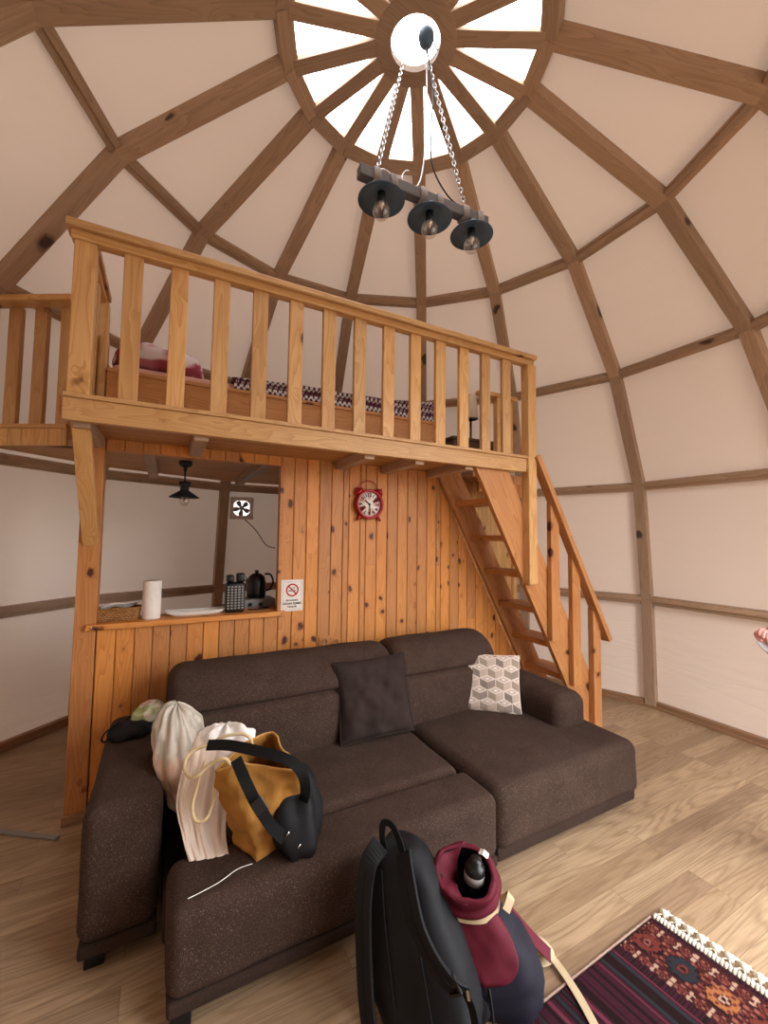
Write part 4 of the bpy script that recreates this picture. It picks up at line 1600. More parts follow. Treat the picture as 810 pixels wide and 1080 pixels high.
# ------------------------------------------------------------------ double socket just above the sofa back
so = thing('double_socket', (.985, YW, .80), 'pine-coloured double wall socket just above the sofa back', 'socket')
for px in (342, 353.5):
    p = at(px, 677, 'y', YW - .008)
    f = MB().box(p.x - .04, p.x + .04, YW - .014, YW - .003, p.z - .04, p.z + .04).build('plate', M['wall'], so, bev=.004)
    MB().lathe([(.0, .0), (.024, 0), (.024, .006), (.02, .007), (.018, .0015), (0, .0015)], (p.x, YW - .014, p.z), 24, (0, -1, 0)).build('outlet', M['bedw'], f)
    for q in (-.009, .009):
        MB().lathe([(0, 0), (.003, 0), (.003, .0005), (0, .0005)], (p.x + q, YW - .0165, p.z), 10, (0, -1, 0)).build('pin_hole', M['ink'], f)
# ------------------------------------------------------------------ chandelier under the skylight
chd = thing('chandelier', (1.08, 1.646, 3.05), 'wooden bar chandelier with three dark disc shades hanging on chains below the skylight', 'lamp')
B0, B1 = V((.722, 1.662, 3.17)), V((1.452, 1.630, 3.17))
bd = (B1 - B0).normalized()
bs_ = V((-bd.y, bd.x, 0))
MB().obox((B0 + B1) / 2, bd, bs_, (0, 0, 1), (B1 - B0).length / 2, .024, .026, 0).build('beam', wood('greyed_beam', '#6a6462', '#4f4a4a', '#2b2626', .2, 6, .7, .2), chd, bev=.004)


def bar(t): return B0.lerp(B1, t)


for t in (.115, .235, .455, .585, .80, .925):
    c = bar(t)
    mb = MB()
    for k in range(5):
        q = c + bd * ((k - 2) * .0072)
        o = [q + bs_ * (a * .0275) + V((0, 0, b * .0295)) for a, b in ((-1, -1), (0, -1.03), (1, -1), (1.03, 0), (1, 1), (0, 1.03), (-1, 1), (-1.03, 0))]
        mb.tube(o, .0042, 6, closed=True)
    mb.build('rope_wrap', M['ropewrap'], chd)
for t, in ((.16,), (.52,), (.87,)):
    c = bar(t)
    zr = 3.075
    sh = MB().lathe([(.0, 3.146 - 3.0), (.03, 3.146 - 3.0), (.034, 3.128 - 3.0), (.055, 3.114 - 3.0), (.110, zr - 3.0), (.1105, zr - 3.003), (.054, 3.110 - 3.0), (.0, 3.108 - 3.0)], (c.x, c.y, 3.0), 40).build('lamp_shade', M['shade'], chd)
    MB().lathe([(0, 3.112), (.02, 3.112), (.02, 3.06), (0, 3.06)], (c.x, c.y, 0), 18).build('bulb_socket', M['iron'], sh)
    bulb((c.x, c.y, 3.032), .042, chd)


def chain(p, q, name):
    p, q = V(p), V(q)
    L = (q - p).length
    d = (q - p).normalized()
    u = d.orthogonal().normalized()
    w_ = d.cross(u)
    n = int(L / .026)
    mb = MB()
    for k in range(n):
        c = p + d * (L * (k + .5) / n)
        s_ = u if k % 2 else w_
        o = []
        for j in range(14):
            a = 2 * PI * j / 14
            o.append(c + d * (.0175 * math.cos(a)) + s_ * (.0085 * math.sin(a)))
        mb.tube(o, .0026, 5, closed=True)
    return mb.build(name, M['chain'], chd)


chain(bar(.125) + V((0, 0, .028)), (1.045, 1.83, 4.06), 'chain')
chain(bar(.82) + V((0, 0, .028)), (1.165, 1.755, 4.06), 'chain')
can = V((1.075, 1.645, 4.03))
MB().lathe([(0, -.055), (.014, -.055), (.034, -.034), (.041, 0), (.036, .032), (.014, .054), (.009, .075), (0, .078)], can, 24).build('canopy', M['shade'], chd)
MB().tube([can + V((0, 0, .06)), can + V((0, 0, .075)), (DCX, DCY - HR - .015, HUBZ - .008)], .004, 6).build('hook', M['chain'], chd)
MB().tube([can + V((0, 0, .075)), (DCX + HR + .015, DCY, HUBZ - .008)], .004, 6).build('hook', M['chain'], chd)
cab = spline([can + V((0, 0, -.05)), V((1.09, 1.66, 3.7)), V((1.085, 1.67, 3.42)), V((1.06, 1.675, 3.27)), V((1.0, 1.67, 3.215)), V((.92, 1.665, 3.225)), V((.85, 1.66, 3.235)), V((.815, 1.655, 3.20))], 8)
MB().tube(cab, .0036, 6).build('cable', M['chain'], chd)
cab = spline([can + V((0.004, 0, -.05)), V((1.12, 1.655, 3.75)), V((1.11, 1.65, 3.45)), V((1.13, 1.645, 3.33)), V((1.21, 1.64, 3.235)), V((1.30, 1.638, 3.205)), V((1.36, 1.634, 3.20))], 8)
MB().tube(cab, .0042, 6).build('cable', M['iron'], chd)
MB().tube(spline([V((.98, 1.66, 3.195)), V((.955, 1.668, 3.24)), V((.975, 1.672, 3.29)), V((1.0, 1.67, 3.30))], 6), .0032, 6).build('cable', M['chain'], chd)

# ------------------------------------------------------------------ rug
rug = thing('rug', (1.2, .5, 0), 'dark red woven rug with diamond motifs and a cream knotted fringe', 'rug')
RC = V((1.767, 1.035, .003))          # far right corner of the weave
rx = V((-.9990, -.030, 0)).normalized()      # along the long edge
ry = V((.105, -.9945, 0)).normalized()       # along the fringe
RLX, RLY = 1.15, .85
PAL = {k: lin(v) for k, v in dict(ground='#43201f', dark='#27191b', brick='#6d342c', rose='#8c5448', cream='#b8937d', orange='#a5683f', slate='#2e2f33', plum='#3f1f29', pink='#6d3341').items()}


def rugcol(x, y):
    """x from the fringe inward, y along the fringe (metres)"""
    q = .0105
    xs, ys = math.floor(x / q) * q, math.floor(y / q) * q
    P_ = PAL
    if x > .47:                                   # plain stripes
        k = math.sin(x * 71) + .8 * math.sin(x * 29 + 1) + .5 * math.sin(x * 133)
        if k > 1.35: return P_['pink']
        if k > .2: return P_['plum']
        if k > -.8: return P_['dark']
        return P_['slate'] if math.sin(x * 13) > 0 else P_['plum']
    if y < .018: return P_['dark']
    # narrow borders across the rug
    for c, wd in ((.018, .018), (.44, .03)):
        if abs(x - c) < wd:
            return P_['dark'] if (ys / q) % 2 < 1 else P_['plum']
    for c in (.085, .365):                        # bands of small cream triangles and diamonds
        if abs(x - c) < .048:
            fy = (ys % .11) / .11
            d = abs(xs - c) / .048
            v = abs(fy - .5) * 2
            if v + d < .38: return P_['brick']
            if v + d < .55: return P_['dark']
            if v > .70 and d < .8 and (v - .70) * 2.0 > abs(d - .45) + .04: return P_['cream']
            if v + d < .8: return P_['rose'] if (xs / q) % 2 < 1 else P_['brick']
            return P_['ground']
    # field of large hexagons
    fy = ((ys + .02) % .23)
    k = int((ys + .02) // .23) % 3
    cx_ = .225
    u, v = abs(xs - cx_) / .085, abs(fy - .115) / .105
    e = max(u, .55 * u + v * .95)
    tones = [('brick', 'rose'), ('slate', 'dark'), ('orange', 'cream')][k]
    if e < .18: return P_['dark']
    if e < .30: return P_[tones[1]] if tones[1] != 'dark' else P_['brick']
    if e < .40: return P_['ground']
    if e < .93:
        m = (math.floor(xs / .022) + math.floor(ys / .022)) % 3
        return P_['brick'] if (m == 0 and k == 2) else (P_['dark'] if (m == 0 and e > .7) else P_[tones[0]])
    if e < 1.02: return P_['dark']
    m = (math.floor(xs / .022) * 2 + math.floor(ys / .022)) % 4
    return P_['brick'] if m == 0 else P_['ground'] if m < 3 else P_['rose']


mb = MB()
st_ = .0045
NX, NY = int(RLX / st_), int(RLY / st_)
vs, fs, cs = [], [], []
for i in range(NX + 1):
    for j in range(NY + 1):
        x, y = i * RLX / NX, j * RLY / NY
        p = RC + rx * x + ry * y
        edge = min(x, y, RLY - y) < .004
        p.z = .003 if edge else .008 + .0015 * noise.noise(V((x * 8, y * 8, 0)))
        vs.append(p)
        cs.append(rugcol(x / .56 + .0001, y / .50 + .0001))
for i in range(NX):
    for j in range(NY):
        k = i * (NY + 1) + j
        fs.append((k, k + 1, k + NY + 2, k + NY + 1))
mb.add(vs, fs, None, .5, cs, smooth=True)
mb.build('weave', M['rug'], rug)
# pale selvedge on the long edge, plaited cream band and knotted tassels on the fringe end
MB().tube([RC + rx * (k * RLX / 60) - ry * .004 + V((0, 0, .003 + .001 * (k % 2))) for k in range(61)], .004, 6).build('selvedge', cloth('selvedge_wool', '#8d7266', '#a58a7c', 200, .95, .5), rug)
mb = MB()
for k in range(int(RLY / .012)):
    c = RC + ry * (.006 + k * .012) - rx * .014 + V((0, 0, .004))
    mb.tube([c + rx * .014 + ry * .003, c + V((0, 0, .004)), c - rx * .014 - ry * .003], [.0055, .0066, .0055], 6)
mb.build('plaited_band', M['fringe'], rug)
for k in range(int(RLY / .0415)):
    c = RC + ry * (.02 + k * .0415) - rx * .052 + V((0, 0, .008))
    t = MB()
    random.seed(100 + k)
    t.lathe([(0, -.012), (.013, -.008), (.0165, 0), (.013, .009), (0, .013)], c, 12, -rx)
    for s_ in range(7):
        a = (s_ - 3) * .24
        dd = (-rx * math.cos(a) + ry * math.sin(a))
        t.tube([c - rx * .006, c + dd * .018 + V((0, 0, random.uniform(-.003, .005))), c + dd * random.uniform(.026, .036) + V((0, 0, -.004))], [.004, .0042, .002], 5)
    for s_ in (-1, 1):
        t.tube([c + rx * .026 + ry * (.014 * s_), c + rx * .012 + ry * (.006 * s_), c], [.003, .003, .005], 5)
    t.build('tassel', M['fringe'], rug)

# ------------------------------------------------------------------ backpacks on the floor
bpk = thing('black_backpack', (.74, 1.17, 0), 'black nylon backpack standing on the floor with its shoulder straps facing out', 'backpack')
vn = V((.814, .581, 0)).normalized()                 # from the back panel into the pack
vr = V((vn.y, -vn.x, 0))
LEAN, SLN = .29, .352
PO = V((.688, 1.035, 0))


def bl(x, y, z):
    """backpack frame: x right along the panel, y into the pack, z up (leaning back)"""
    return PO + vr * (x - SLN * z) + vn * (y + LEAN * z) + V((0, 0, z * .95))


def pack_mesh(Wd, Dp, Ht, seed, y0=0, z0=0, x0=0, amp=.008, topw=.72, nu=44, nv=30, bulge_=.0, ez=.5):
    mb = MB()
    vs, fs = [], []
    for j in range(nv + 1):
        th = -PI / 2 + PI * j / nv
        for i in range(nu):
            ph = 2 * PI * i / nu
            f = lambda x, e: math.copysign(abs(x) ** e, x)
            cx_, cy_, cz_ = f(math.cos(th), .45) * f(math.cos(ph), .55), f(math.cos(th), .45) * f(math.sin(ph), .6), f(math.sin(th), ez)
            t = (cz_ + 1) / 2
            w_ = Wd / 2 * (1 - (1 - topw) * max(0, t - .35) ** 1.4 * 1.8)
            d_ = Dp / 2 * (1 - .35 * max(0, t - .3)) * (1 + bulge_ * max(0, .55 - t))
            p = V((x0 + cx_ * w_, y0 + Dp / 2 + cy_ * d_ - (Dp / 2 - d_) * .8, z0 + t * Ht))
            q = bl(*p)
            nn = (vr * cx_ + vn * cy_ + V((0, 0, .5 * cz_))).normalized()
            q = q + nn * (nz(q, 9, seed) * amp + nz(q, 21, seed + 3) * amp * .5)
            q.z = max(q.z, .004)
            vs.append(q)
    for j in range(nv):
        for i in range(nu):
            fs.append((j * nu + i, j * nu + (i + 1) % nu, (j + 1) * nu + (i + 1) % nu, (j + 1) * nu + i))
    mb.add(vs, fs, smooth=True)
    return mb


pack_mesh(.335, .19, .49, 3, topw=.53, amp=.014).build('body', M['black'], bpk)
pack_mesh(.27, .12, .32, 7, y0=.15, z0=.01, x0=.03, topw=.85, amp=.012, bulge_=.25).build('front_pocket', M['black'], bpk)
out_ = lambda *a: -vn
for sgn, pts in ((-1, [(-.045, .012, .485), (-.075, -.018, .45), (-.098, -.032, .38), (-.115, -.034, .30), (-.130, -.030, .20), (-.142, -.022, .11), (-.148, -.01, .04)]),
                 (1, [(.045, .012, .488), (.06, -.018, .45), (.072, -.034, .40), (.09, -.046, .355), (.125, -.052, .31), (.163, -.045, .275), (.185, -.015, .25)])):
    path = spline([bl(*p) for p in pts], 6)
    n = len(path)
    ws = [.062 - .012 * (k / n) for k in range(n)]
    s_ = MB().ribbon(path, ws, .012, -vn).build('shoulder_strap', M['black'], bpk, bev=.003)
    # edge binding
    MB().ribbon([p - vn * .0125 for p in path], [.006] * n, .0015, -vn).build('strap_seam', M['blackstrap'], s_)
# lower webbing, ladder buckle and its bright tip
MB().ribbon(spline([bl(.183, -.02, .255), bl(.195, .0, .20), bl(.18, .02, .08)], 5), .022, .003, -vn).build('webbing', M['blackstrap'], bpk)
MB().ribbon(spline([bl(-.150, -.012, .05), bl(-.152, -.012, .02), bl(-.14, .0, .006)], 5), .022, .003, -vn).build('webbing', M['blackstrap'], bpk)
c = bl(.168, -.050, .272)
ub = (vr * .5 + V((0, 0, -.8))).normalized()
sb_ = ub.cross(-vn).normalized()
fr_ = MB()
for a, wx, wy in ((-.022, .004, .02), (0, .003, .02), (.022, .004, .02)):
    fr_.obox(c + ub * a, ub, sb_, -vn, wx, wy, .004)
for a in (-.019, .019):
    fr_.obox(c + sb_ * a, ub, sb_, -vn, .024, .003, .004)
fr_.build('buckle', M['blackplastic'], bpk)
MB().obox(bl(.20, -.02, .245), (vr * .2 + V((0, 0, -1))).normalized(), (vr - V((0, 0, -.2))).normalized(), -vn, .013, .004, .003).build('reflective_tip', M['chrome'], bpk)
# grab handle
MB().ribbon(spline([bl(-.034, .02, .475), bl(-.034, .015, .515), bl(-.018, .012, .55), bl(.012, .012, .55), bl(.03, .015, .515), bl(.034, .02, .475)], 6), .022, .005, -vn).build('grab_handle', M['blackstrap'], bpk)
# padded back panel seams and zip
for x in (-.055, .055):
    MB().tube(spline([bl(x * .8, -.004, .43), bl(x, -.008, .3), bl(x * 1.1, -.006, .1)], 6), .003, 6).build('panel_seam', M['blackstrap'], bpk)
zp = spline([bl(.172, .165, .04), bl(.180, .17, .13), bl(.172, .17, .23), bl(.14, .175, .29), bl(.08, .18, .325)], 8)
MB().tube(zp, .0045, 6).build('zip', M['blackplastic'], bpk)

# the maroon roll-top pack
mp = thing('maroon_backpack', (1.02, 1.14, 0), 'maroon and navy roll-top backpack with cream webbing slumped behind the black backpack', 'backpack')
AX = [V((1.04, 1.115, 0.006)), V((1.035, 1.12, .06)), V((1.02, 1.135, .14)), V((.995, 1.155, .22)), V((.965, 1.18, .285)), V((.952, 1.19, .31))]
RR = [(.13, .105), (.155, .125), (.148, .12), (.118, .10), (.094, .085), (.086, .078)]
u1 = V((.80, -.60, 0))
u2 = V((.60, .80, 0))


def ring_at(c, r, n=48, seed=0, amp=.0):
    o = []
    for k in range(n):
        a = 2 * PI * k / n
        f = lambda x: math.copysign(abs(x) ** .8, x)
        p = V(c) + u1 * (r[0] * f(math.cos(a))) + u2 * (r[1] * f(math.sin(a)))
        d = (p - V(c)).normalized()
        p += d * (amp * (nz(p, 10, seed) + .6 * nz(p, 23, seed + 1)))
        o.append(p)
    return o


def interp_rings(cs_, rs_, m=5, seed=0, amp=.01):
    cc_ = spline(cs_, m)
    r0_ = spline([V((a, b, 0)) for a, b in rs_], m)
    return [ring_at(c, (r.x, r.y), 48, seed, amp) for c, r in zip(cc_, r0_)]


MB().loft(interp_rings(AX, RR, 5, 4, .012), cap1=False).build('body', M['navy'], mp)
# maroon front panel lying over the body
rg = interp_rings(AX[1:], [(a + .005, b + .005) for a, b in RR[1:]], 8, 4, .012)
nj = len(rg)
vs, fs, keep = [], [], []
NP = 36
for j in range(nj):
    lim = j / (nj - 1)
    k = min(1, max(0, lim - .20) * 1.7)
    half = math.sqrt(max(0, 1 - (1 - k) ** 2)) * 1.2
    if half <= 0: continue
    row = []
    for i in range(NP + 1):
        a = (-1.80 + half * (2 * i / NP - 1)) % (2 * PI)
        t = a / (2 * PI) * 48
        k0 = int(t) % 48
        row.append(V(rg[j][k0]).lerp(V(rg[j][(k0 + 1) % 48]), t - int(t)))
    keep.append(row)
for row in keep: vs += row
for j in range(len(keep) - 1):
    for i in range(NP):
        q = j * (NP + 1) + i
        fs.append((q, q + 1, q + NP + 2, q + NP + 1))
mbp = MB()
mbp.add(vs, fs, smooth=True)
mbp.build('front_panel', M['maroon'], mp, solid=.004)
# rolled collar, open to a black lining
tilt = V((-.30, -.42, .86)).normalized()
t1 = (u1 - tilt * u1.dot(tilt)).normalized()
t2 = tilt.cross(t1)


def tring(c, r, n=48, seed=0, amp=.004):
    o = []
    for k in range(n):
        a = 2 * PI * k / n
        p = V(c) + t1 * (r * 1.28 * math.cos(a)) + t2 * (r * 1.05 * math.sin(a))
        p += (p - V(c)).normalized() * amp * (nz(p, 12, seed) + nz(p, 30, seed))
        o.append(p)
    return o


c0 = V((.955, 1.19, .300))
col = [tring(c0 + tilt * h, r, 48, 6, .006) for h, r in ((-.02, .080), (.005, .090), (.02, .094), (.03, .090), (.036, .082), (.043, .088), (.056, .094), (.068, .089), (.073, .081), (.085, .084), (.105, .083), (.118, .077), (.121, .071), (.116, .066))]
MB().loft(col, cap0=False, cap1=False).build('rolled_collar', M['maroon'], mp)
inn = [tring(c0 + tilt * h, r, 48, 6, .003) for h, r in ((.116, .066), (.09, .064), (.05, .06), (.02, .058))]
MB().loft(inn, cap0=False, cap1=True).build('lining', M['blackstrap'], mp)
# bottle inside the collar
bt = thing('black_bottle', c0 + tilt * .05, 'black bottle with a grey band standing inside the open maroon backpack', 'bottle')
bdir = (tilt + V((.52, .50, 0)) * .62).normalized()
bc = c0 + tilt * .030 + t1 * .022 + V((-.012, -.022, 0))
MB().lathe([(0, 0), (.031, 0), (.033, .004), (.033, .085), (.027, .096), (.020, .099), (.020, .112), (0, .114)], bc, 28, bdir).build('body', M['blackplastic'], bt)
MB().lathe([(.0335, .042), (.0335, .070), (.033, .070), (.033, .042)], bc, 28, bdir).build('band', M['greyplastic'], bt)
# the collar's inner flap folded into the opening
rows = []
for r_, h_ in ((1.0, .116), (.8, .112), (.55, .095), (.32, .07), (.2, .045)):
    rows.append([c0 + tilt * h_ + t1 * (.084 * r_ * 1.2 * math.cos(a) - .012 * (1 - r_)) + t2 * (.084 * r_ * math.sin(a)) + tilt * (.006 * math.sin(5 * a)) for a in [math.radians(180 + (k - 15) * 6.2 * (.25 + .75 * r_ ** .6)) for k in range(31)]])
MB().loft(rows, closed=False, cap0=False, cap1=False).build('collar_flap', M['maroon'], mp, solid=.003)
# white tag at the rim
MB().ribbon([c0 + tilt * .118 + t1 * .05 + t2 * .062, c0 + tilt * .128 + t1 * .062 + t2 * .056, c0 + tilt * .118 + t1 * .078 + t2 * .05], .018, .002, tilt).build('white_tag', M['white'], mp)
# cream webbing tied round the neck and the side strap
neck = [ring_at((.957, 1.188, .300 + .012 * math.sin(2 * PI * k / 48)), (.112, .102), 48)[k] for k in range(48)]
MB().ribbon(neck + [neck[0]], .022, .003, [(p - V((.957, 1.188, p.z))).normalized() for p in neck] + [(neck[0] - V((.957, 1.188, neck[0].z))).normalized()]).build('neck_webbing', M['webbing'], mp)
MB().ribbon(spline([V((1.02, 1.06, .30)), V((1.045, 1.065, .325)), V((1.065, 1.09, .31)), V((1.05, 1.11, .28))], 6), .026, .003, (.3, -.5, .8)).build('webbing_loop', M['webbing'], mp)
MB().ribbon(spline([at(516, 942, 'z', .275), at(536, 960, 'z', .215), at(553, 980, 'z', .135), at(568, 996, 'z', .07), at(580, 1008, 'z', .03)], 6), .040, .004, (.1, -.6, .75)).build('side_strap', M['maroon'], mp)
MB().ribbon(spline([V((1.205, 1.155, .055)), V((1.235, 1.165, .035)), V((1.275, 1.15, .03)), V((1.285, 1.115, .02)), V((1.255, 1.10, .012)), V((1.215, 1.115, .01)), V((1.195, 1.15, .02)), V((1.215, 1.175, .05))], 6), .026, .003, (.25, -.25, .95)).build('webbing_knot', M['webbing'], mp)
MB().ribbon(spline([V((1.265, 1.125, .035)), V((1.275, 1.09, .014)), V((1.268, 1.04, .0125)), V((1.25, .97, .0125)), V((1.225, .90, .0125)), V((1.20, .84, .0125))], 6), .026, .003, (0, 0, 1)).build('trailing_webbing', M['webbing'], mp)

# ------------------------------------------------------------------ person at the right edge of the view


def skin_chain(name, verts, edges, radii, mat, parent, sub=2, root=0):
    me = bpy.data.meshes.new(name)
    loc = WL[parent.name]
    me.from_pydata([V(v) - loc for v in verts], edges, [])
    me.materials.append(mat)
    o = bpy.data.objects.new(name, me)
    COL.objects.link(o)
    o.parent = parent
    WL[o.name] = loc
    md = o.modifiers.new('skin', 'SKIN')
    md.use_smooth_shade = True
    ly = me.skin_vertices[0] if me.skin_vertices else None
    if ly is None:
        bm = bmesh.new()
        bm.from_mesh(me)
        bm.verts.layers.skin.verify()
        bm.to_mesh(me)
        bm.free()
        ly = me.skin_vertices[0]
    for i, r in enumerate(radii):
        ly.data[i].radius = r if isinstance(r, tuple) else (r, r)
        ly.data[i].use_root = (i == root)
    md2 = o.modifiers.new('smooth', 'SUBSURF')
    md2.levels = md2.render_levels = sub
    return o


PX, PY = 2.78, .66
FW = V((-.93, .36, 0)).normalized()          # the way the person faces
SD = V((-FW.y, FW.x, 0))                      # the person's left
pe = thing('person', (PX, PY, 0), 'person in a grey top at the right edge, fist holding grey cloth', 'person')


def pp(f, s, z): return V((PX, PY, 0)) + FW * f + SD * s + V((0, 0, z))


V_, E_, R_ = [], [], []


def addv(p, r, prev=None):
    V_.append(p)
    R_.append(r)
    if prev is not None: E_.append((prev, len(V_) - 1))
    return len(V_) - 1


HAND = at(806, 668, 'y', .90)                 # the visible fist
HAND = HAND + V((.03, 0, -.005))
pel = addv(pp(0, 0, .93), .11)
wa = addv(pp(.0, 0, 1.08), .10, pel)
chst = addv(pp(.0, 0, 1.27), .115, wa)
nb_ = addv(pp(-.01, 0, 1.41), .06, chst)
nk = addv(pp(.01, 0, 1.49), .052, nb_)
hd = addv(pp(.03, 0, 1.575), .088, nk)
ht = addv(pp(.02, 0, 1.665), .082, hd)
for sg in (-1, 1):
    sh_ = addv(pp(-.01, .17 * sg, 1.37), .058, chst)
    if sg < 0:
        el_p = pp(.02, .27 * sg, 1.10)
        el_ = addv(el_p, .042, sh_)
        wr = HAND + (el_p - HAND).normalized() * .085
        wr_ = addv(wr, .027, el_)
        pm = addv(HAND + (el_p - HAND).normalized() * .03, (.036, .024), wr_)
    else:
        el_ = addv(pp(-.02, .25, 1.10), .042, sh_)
        wr_ = addv(pp(.06, .27, .88), .028, el_)
        pm = addv(pp(.09, .27, .80), (.036, .022), wr_)
    hp = addv(pp(0, .09 * sg, .86), .088, pel)
    kn = addv(pp(.03, .10 * sg, .50), .060, hp)
    an = addv(pp(-.01, .11 * sg, .09), .040, kn)
    to = addv(pp(.13, .125 * sg, .035), .034, an)
skin_chain('body', V_, E_, R_, M['skin'], pe)
# fingers of the visible fist, each its own curled chain
ed = (HAND - pp(.02, -.27, 1.10)).normalized()
sdv = V((0, 0, 1)).cross(ed).normalized()
dn_ = ed.cross(sdv)
for k in range(4):
    o = (k - 1.5) * .018
    L = [1.0, 1.08, 1.02, .84][k]
    b0 = HAND - ed * .012 + V((0, 0, 1)) * (-o * .35) + sdv * o * .8
    ch_ = [b0 - ed * .02, b0 + ed * .022 * L + V((0, 0, .004)), b0 + ed * .040 * L - V((0, 0, .014)), b0 + ed * .026 * L - V((0, 0, .034)), b0 + ed * .006 - V((0, 0, .036))]
    skin_chain('finger', ch_, [(i, i + 1) for i in range(4)], [.0095, .0092, .0088, .0082, .0075], M['skin'], pe, 2)
tb = HAND - ed * .03 - sdv * .03
skin_chain('thumb', [tb, tb + ed * .03 - sdv * .012 - V((0, 0, .008)), tb + ed * .052 + sdv * .004 - V((0, 0, .022)), tb + ed * .060 + sdv * .022 - V((0, 0, .032))], [(0, 1), (1, 2), (2, 3)], [.0125, .0115, .0105, .0085], M['skin'], pe, 2)
# the other hand hangs open beside the thigh
oh = pp(.09, .27, .80)
for k in range(4):
    q = oh + FW * ((k - 1.5) * .017)
    L = [.92, 1.0, .96, .78][k]
    skin_chain('finger', [q + V((0, 0, .02)), q + V((0, 0, -.035)) , q + V((0, 0, -.035 - .032 * L)) - SD * .008, q + V((0, 0, -.035 - .058 * L)) - SD * .022], [(0, 1), (1, 2), (2, 3)], [.0105, .0095, .0088, .0075], M['skin'], pe, 2)
q = oh + FW * .028 + V((0, 0, .03))
skin_chain('thumb', [q - FW * .012, q + FW * .012 - V((0, 0, .03)), q + FW * .016 - V((0, 0, .06)) - SD * .012], [(0, 1), (1, 2)], [.0125, .011, .0085], M['skin'], pe, 2)
# clothing
cv, ce_, cr = [], [], []


def addc(p, r, prev=None):
    cv.append(p)
    cr.append(r)
    if prev is not None: ce_.append((prev, len(cv) - 1))
    return len(cv) - 1


a0_ = addc(pp(0, 0, .84), .175)
a = addc(pp(0, 0, .95), .165, a0_)
b_ = addc(pp(0, 0, 1.08), .140, a)
c_ = addc(pp(0, 0, 1.27), .150, b_)
d_ = addc(pp(-.01, 0, 1.405), .088, c_)
for sg in (-1, 1):
    e_ = addc(pp(-.01, .165 * sg, 1.37), .080, c_)
    f_ = addc(pp(.005, .225 * sg, 1.235), .064, e_)
skin_chain('shirt', cv, ce_, cr, M['shirt'], pe)
cv, ce_, cr = [], [], []
a = addc(pp(0, 0, 1.0), .128)
a1_ = addc(pp(0, 0, .88), .132, a)
for sg in (-1, 1):
    b_ = addc(pp(.005, .088 * sg, .74), .094, a1_)
    c_ = addc(pp(.03, .10 * sg, .50), .072, b_)
    d_ = addc(pp(-.01, .11 * sg, .12), .058, c_)
skin_chain('trousers', cv, ce_, cr, M['jeans'], pe)
HC = pp(.028, 0, 1.625)
lump(HC + V((0, 0, .038)) - FW * .030, FW * .094, SD * .086, (0, 0, .088), 51, .006, 12, 36, 24).build('hair', M['hair'], pe)
for sg in (-1, 1):
    MB().lathe([(0, -.011), (.008, -.008), (.011, 0), (.008, .008), (0, .011)], HC + FW * .066 + SD * (.030 * sg) + V((0, 0, -.022)), 14, FW).build('eye', M['china'], pe)
    MB().lathe([(0, .0), (.005, 0), (.004, .002), (0, .002)], HC + FW * .0768 + SD * (.030 * sg) + V((0, 0, -.022)), 10, FW).build('iris', M['hair'], pe)
    lump(HC + SD * (.080 * sg) - V((0, 0, .03)), FW * .02, SD * .008, (0, 0, .03), 61, .002, 20, 16, 12).build('ear', M['skin'], pe)
    lump(pp(.06, .12 * sg, .045), FW * .13, SD * .048, (0, 0, .045), 71, .002, 9, 24, 14, .8).build('shoe', M['blackplastic'], pe)
lump(HC + FW * .078 - V((0, 0, .045)), FW * .02, SD * .014, (0, 0, .026), 62, .001, 20, 16, 12).build('nose', M['skin'], pe)
lump(HC + FW * .068 - V((0, 0, .078)), FW * .010, SD * .020, (0, 0, .007), 63, .001, 20, 16, 10).build('mouth', M['redink'], pe)
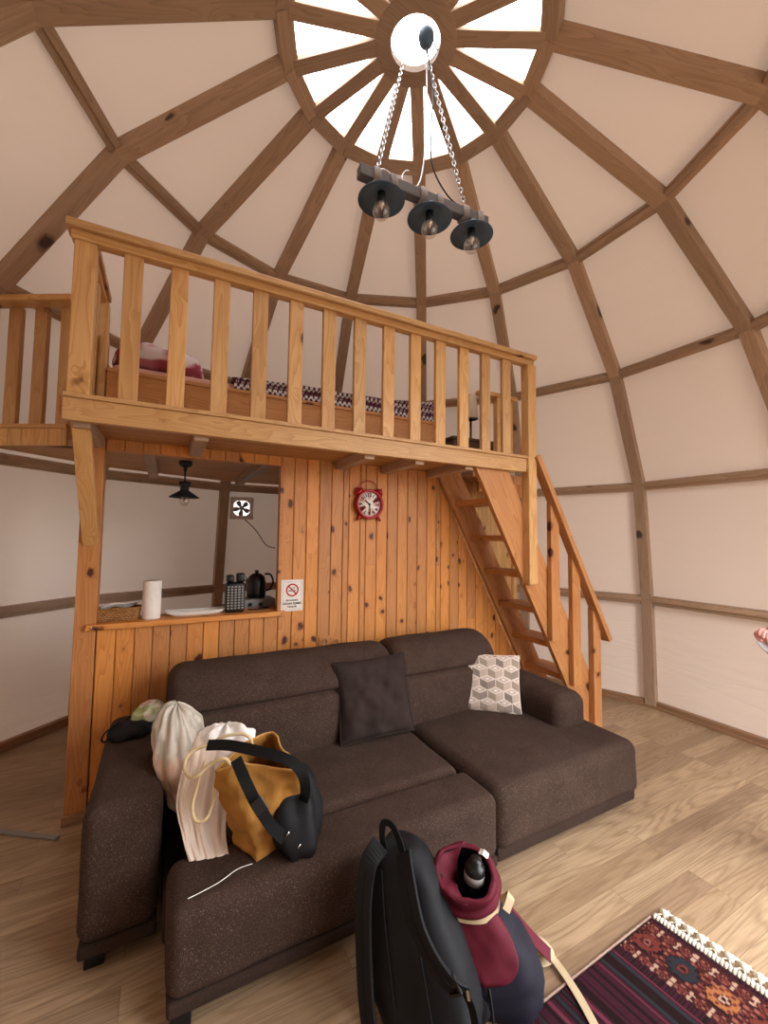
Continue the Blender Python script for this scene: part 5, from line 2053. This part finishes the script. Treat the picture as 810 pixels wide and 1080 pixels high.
# the cloth in the fist
hb = HAND
lf = V((-.885, .466, 0))
tag(drape(0, 0, [[hb + lf * .05 + V((0, 0, -.038)), hb + V((0, 0, -.03)), hb - lf * .06 + V((0, 0, -.03))],
                 [hb + lf * .025 + V((0, 0, -.068)), hb - lf * .01 + V((0, 0, -.075)), hb - lf * .07 + V((0, 0, -.08))],
                 [hb - lf * .012 + V((0, 0, -.11)), hb - lf * .04 + V((0, 0, -.14)), hb - lf * .08 + V((0, 0, -.15))],
                 [hb - lf * .02 + V((0, 0, -.24)), hb - lf * .05 + V((0, 0, -.26)), hb - lf * .09 + V((0, 0, -.25))]], 9, .008, 20, 26).build('grey_cloth', M['shirt'], solid=.004),
    'light grey cloth hanging from the fist at the right edge', 'cloth')
# ------------------------------------------------------------------ light
wd = bpy.data.worlds.new('sky')
S.world = wd
wd.use_nodes = True
nt = wd.node_tree
nt.nodes.clear()
out = nt.nodes.new('ShaderNodeOutputWorld')
bg = nt.nodes.new('ShaderNodeBackground')
tc = nt.nodes.new('ShaderNodeTexCoord')
sp = nt.nodes.new('ShaderNodeSeparateXYZ')
rp = nt.nodes.new('ShaderNodeValToRGB')
nt.links.new(tc.outputs['Generated'], sp.inputs[0])
nt.links.new(sp.outputs[2], rp.inputs[0])
rp.color_ramp.elements[0].position = 0
rp.color_ramp.elements[0].color = (.16, .155, .14, 1)
rp.color_ramp.elements[1].position = .03
rp.color_ramp.elements[1].color = (.62, .635, .65, 1)
e = rp.color_ramp.elements.new(.55)
e.color = (1.02, 1.05, 1.1, 1)
nt.links.new(rp.outputs[0], bg.inputs[0])
bg.inputs[1].default_value = SKY
nt.links.new(bg.outputs[0], out.inputs[0])


def portal(name, loc, look, sx, sy):
    l = bpy.data.lights.new(name, 'AREA')
    l.shape = 'RECTANGLE'
    l.size, l.size_y = sx, sy
    l.cycles.is_portal = True
    o = bpy.data.objects.new(name, l)
    COL.objects.link(o)
    o.location = loc
    o.rotation_euler = V(look).to_track_quat('-Z', 'Y').to_euler()


portal('skylight_portal', (DCX, DCY, 4.16), (0, 0, -1), 1.6, 1.6)
for i in DOOR:
    a, b = dn(0, i, .1), dn(0, i + 1, .1)
    c = (a + b) / 2
    portal('door_portal', (c.x, c.y, 1.43), V((DCX - c.x, DCY - c.y, 0)), 1.16, 2.86)
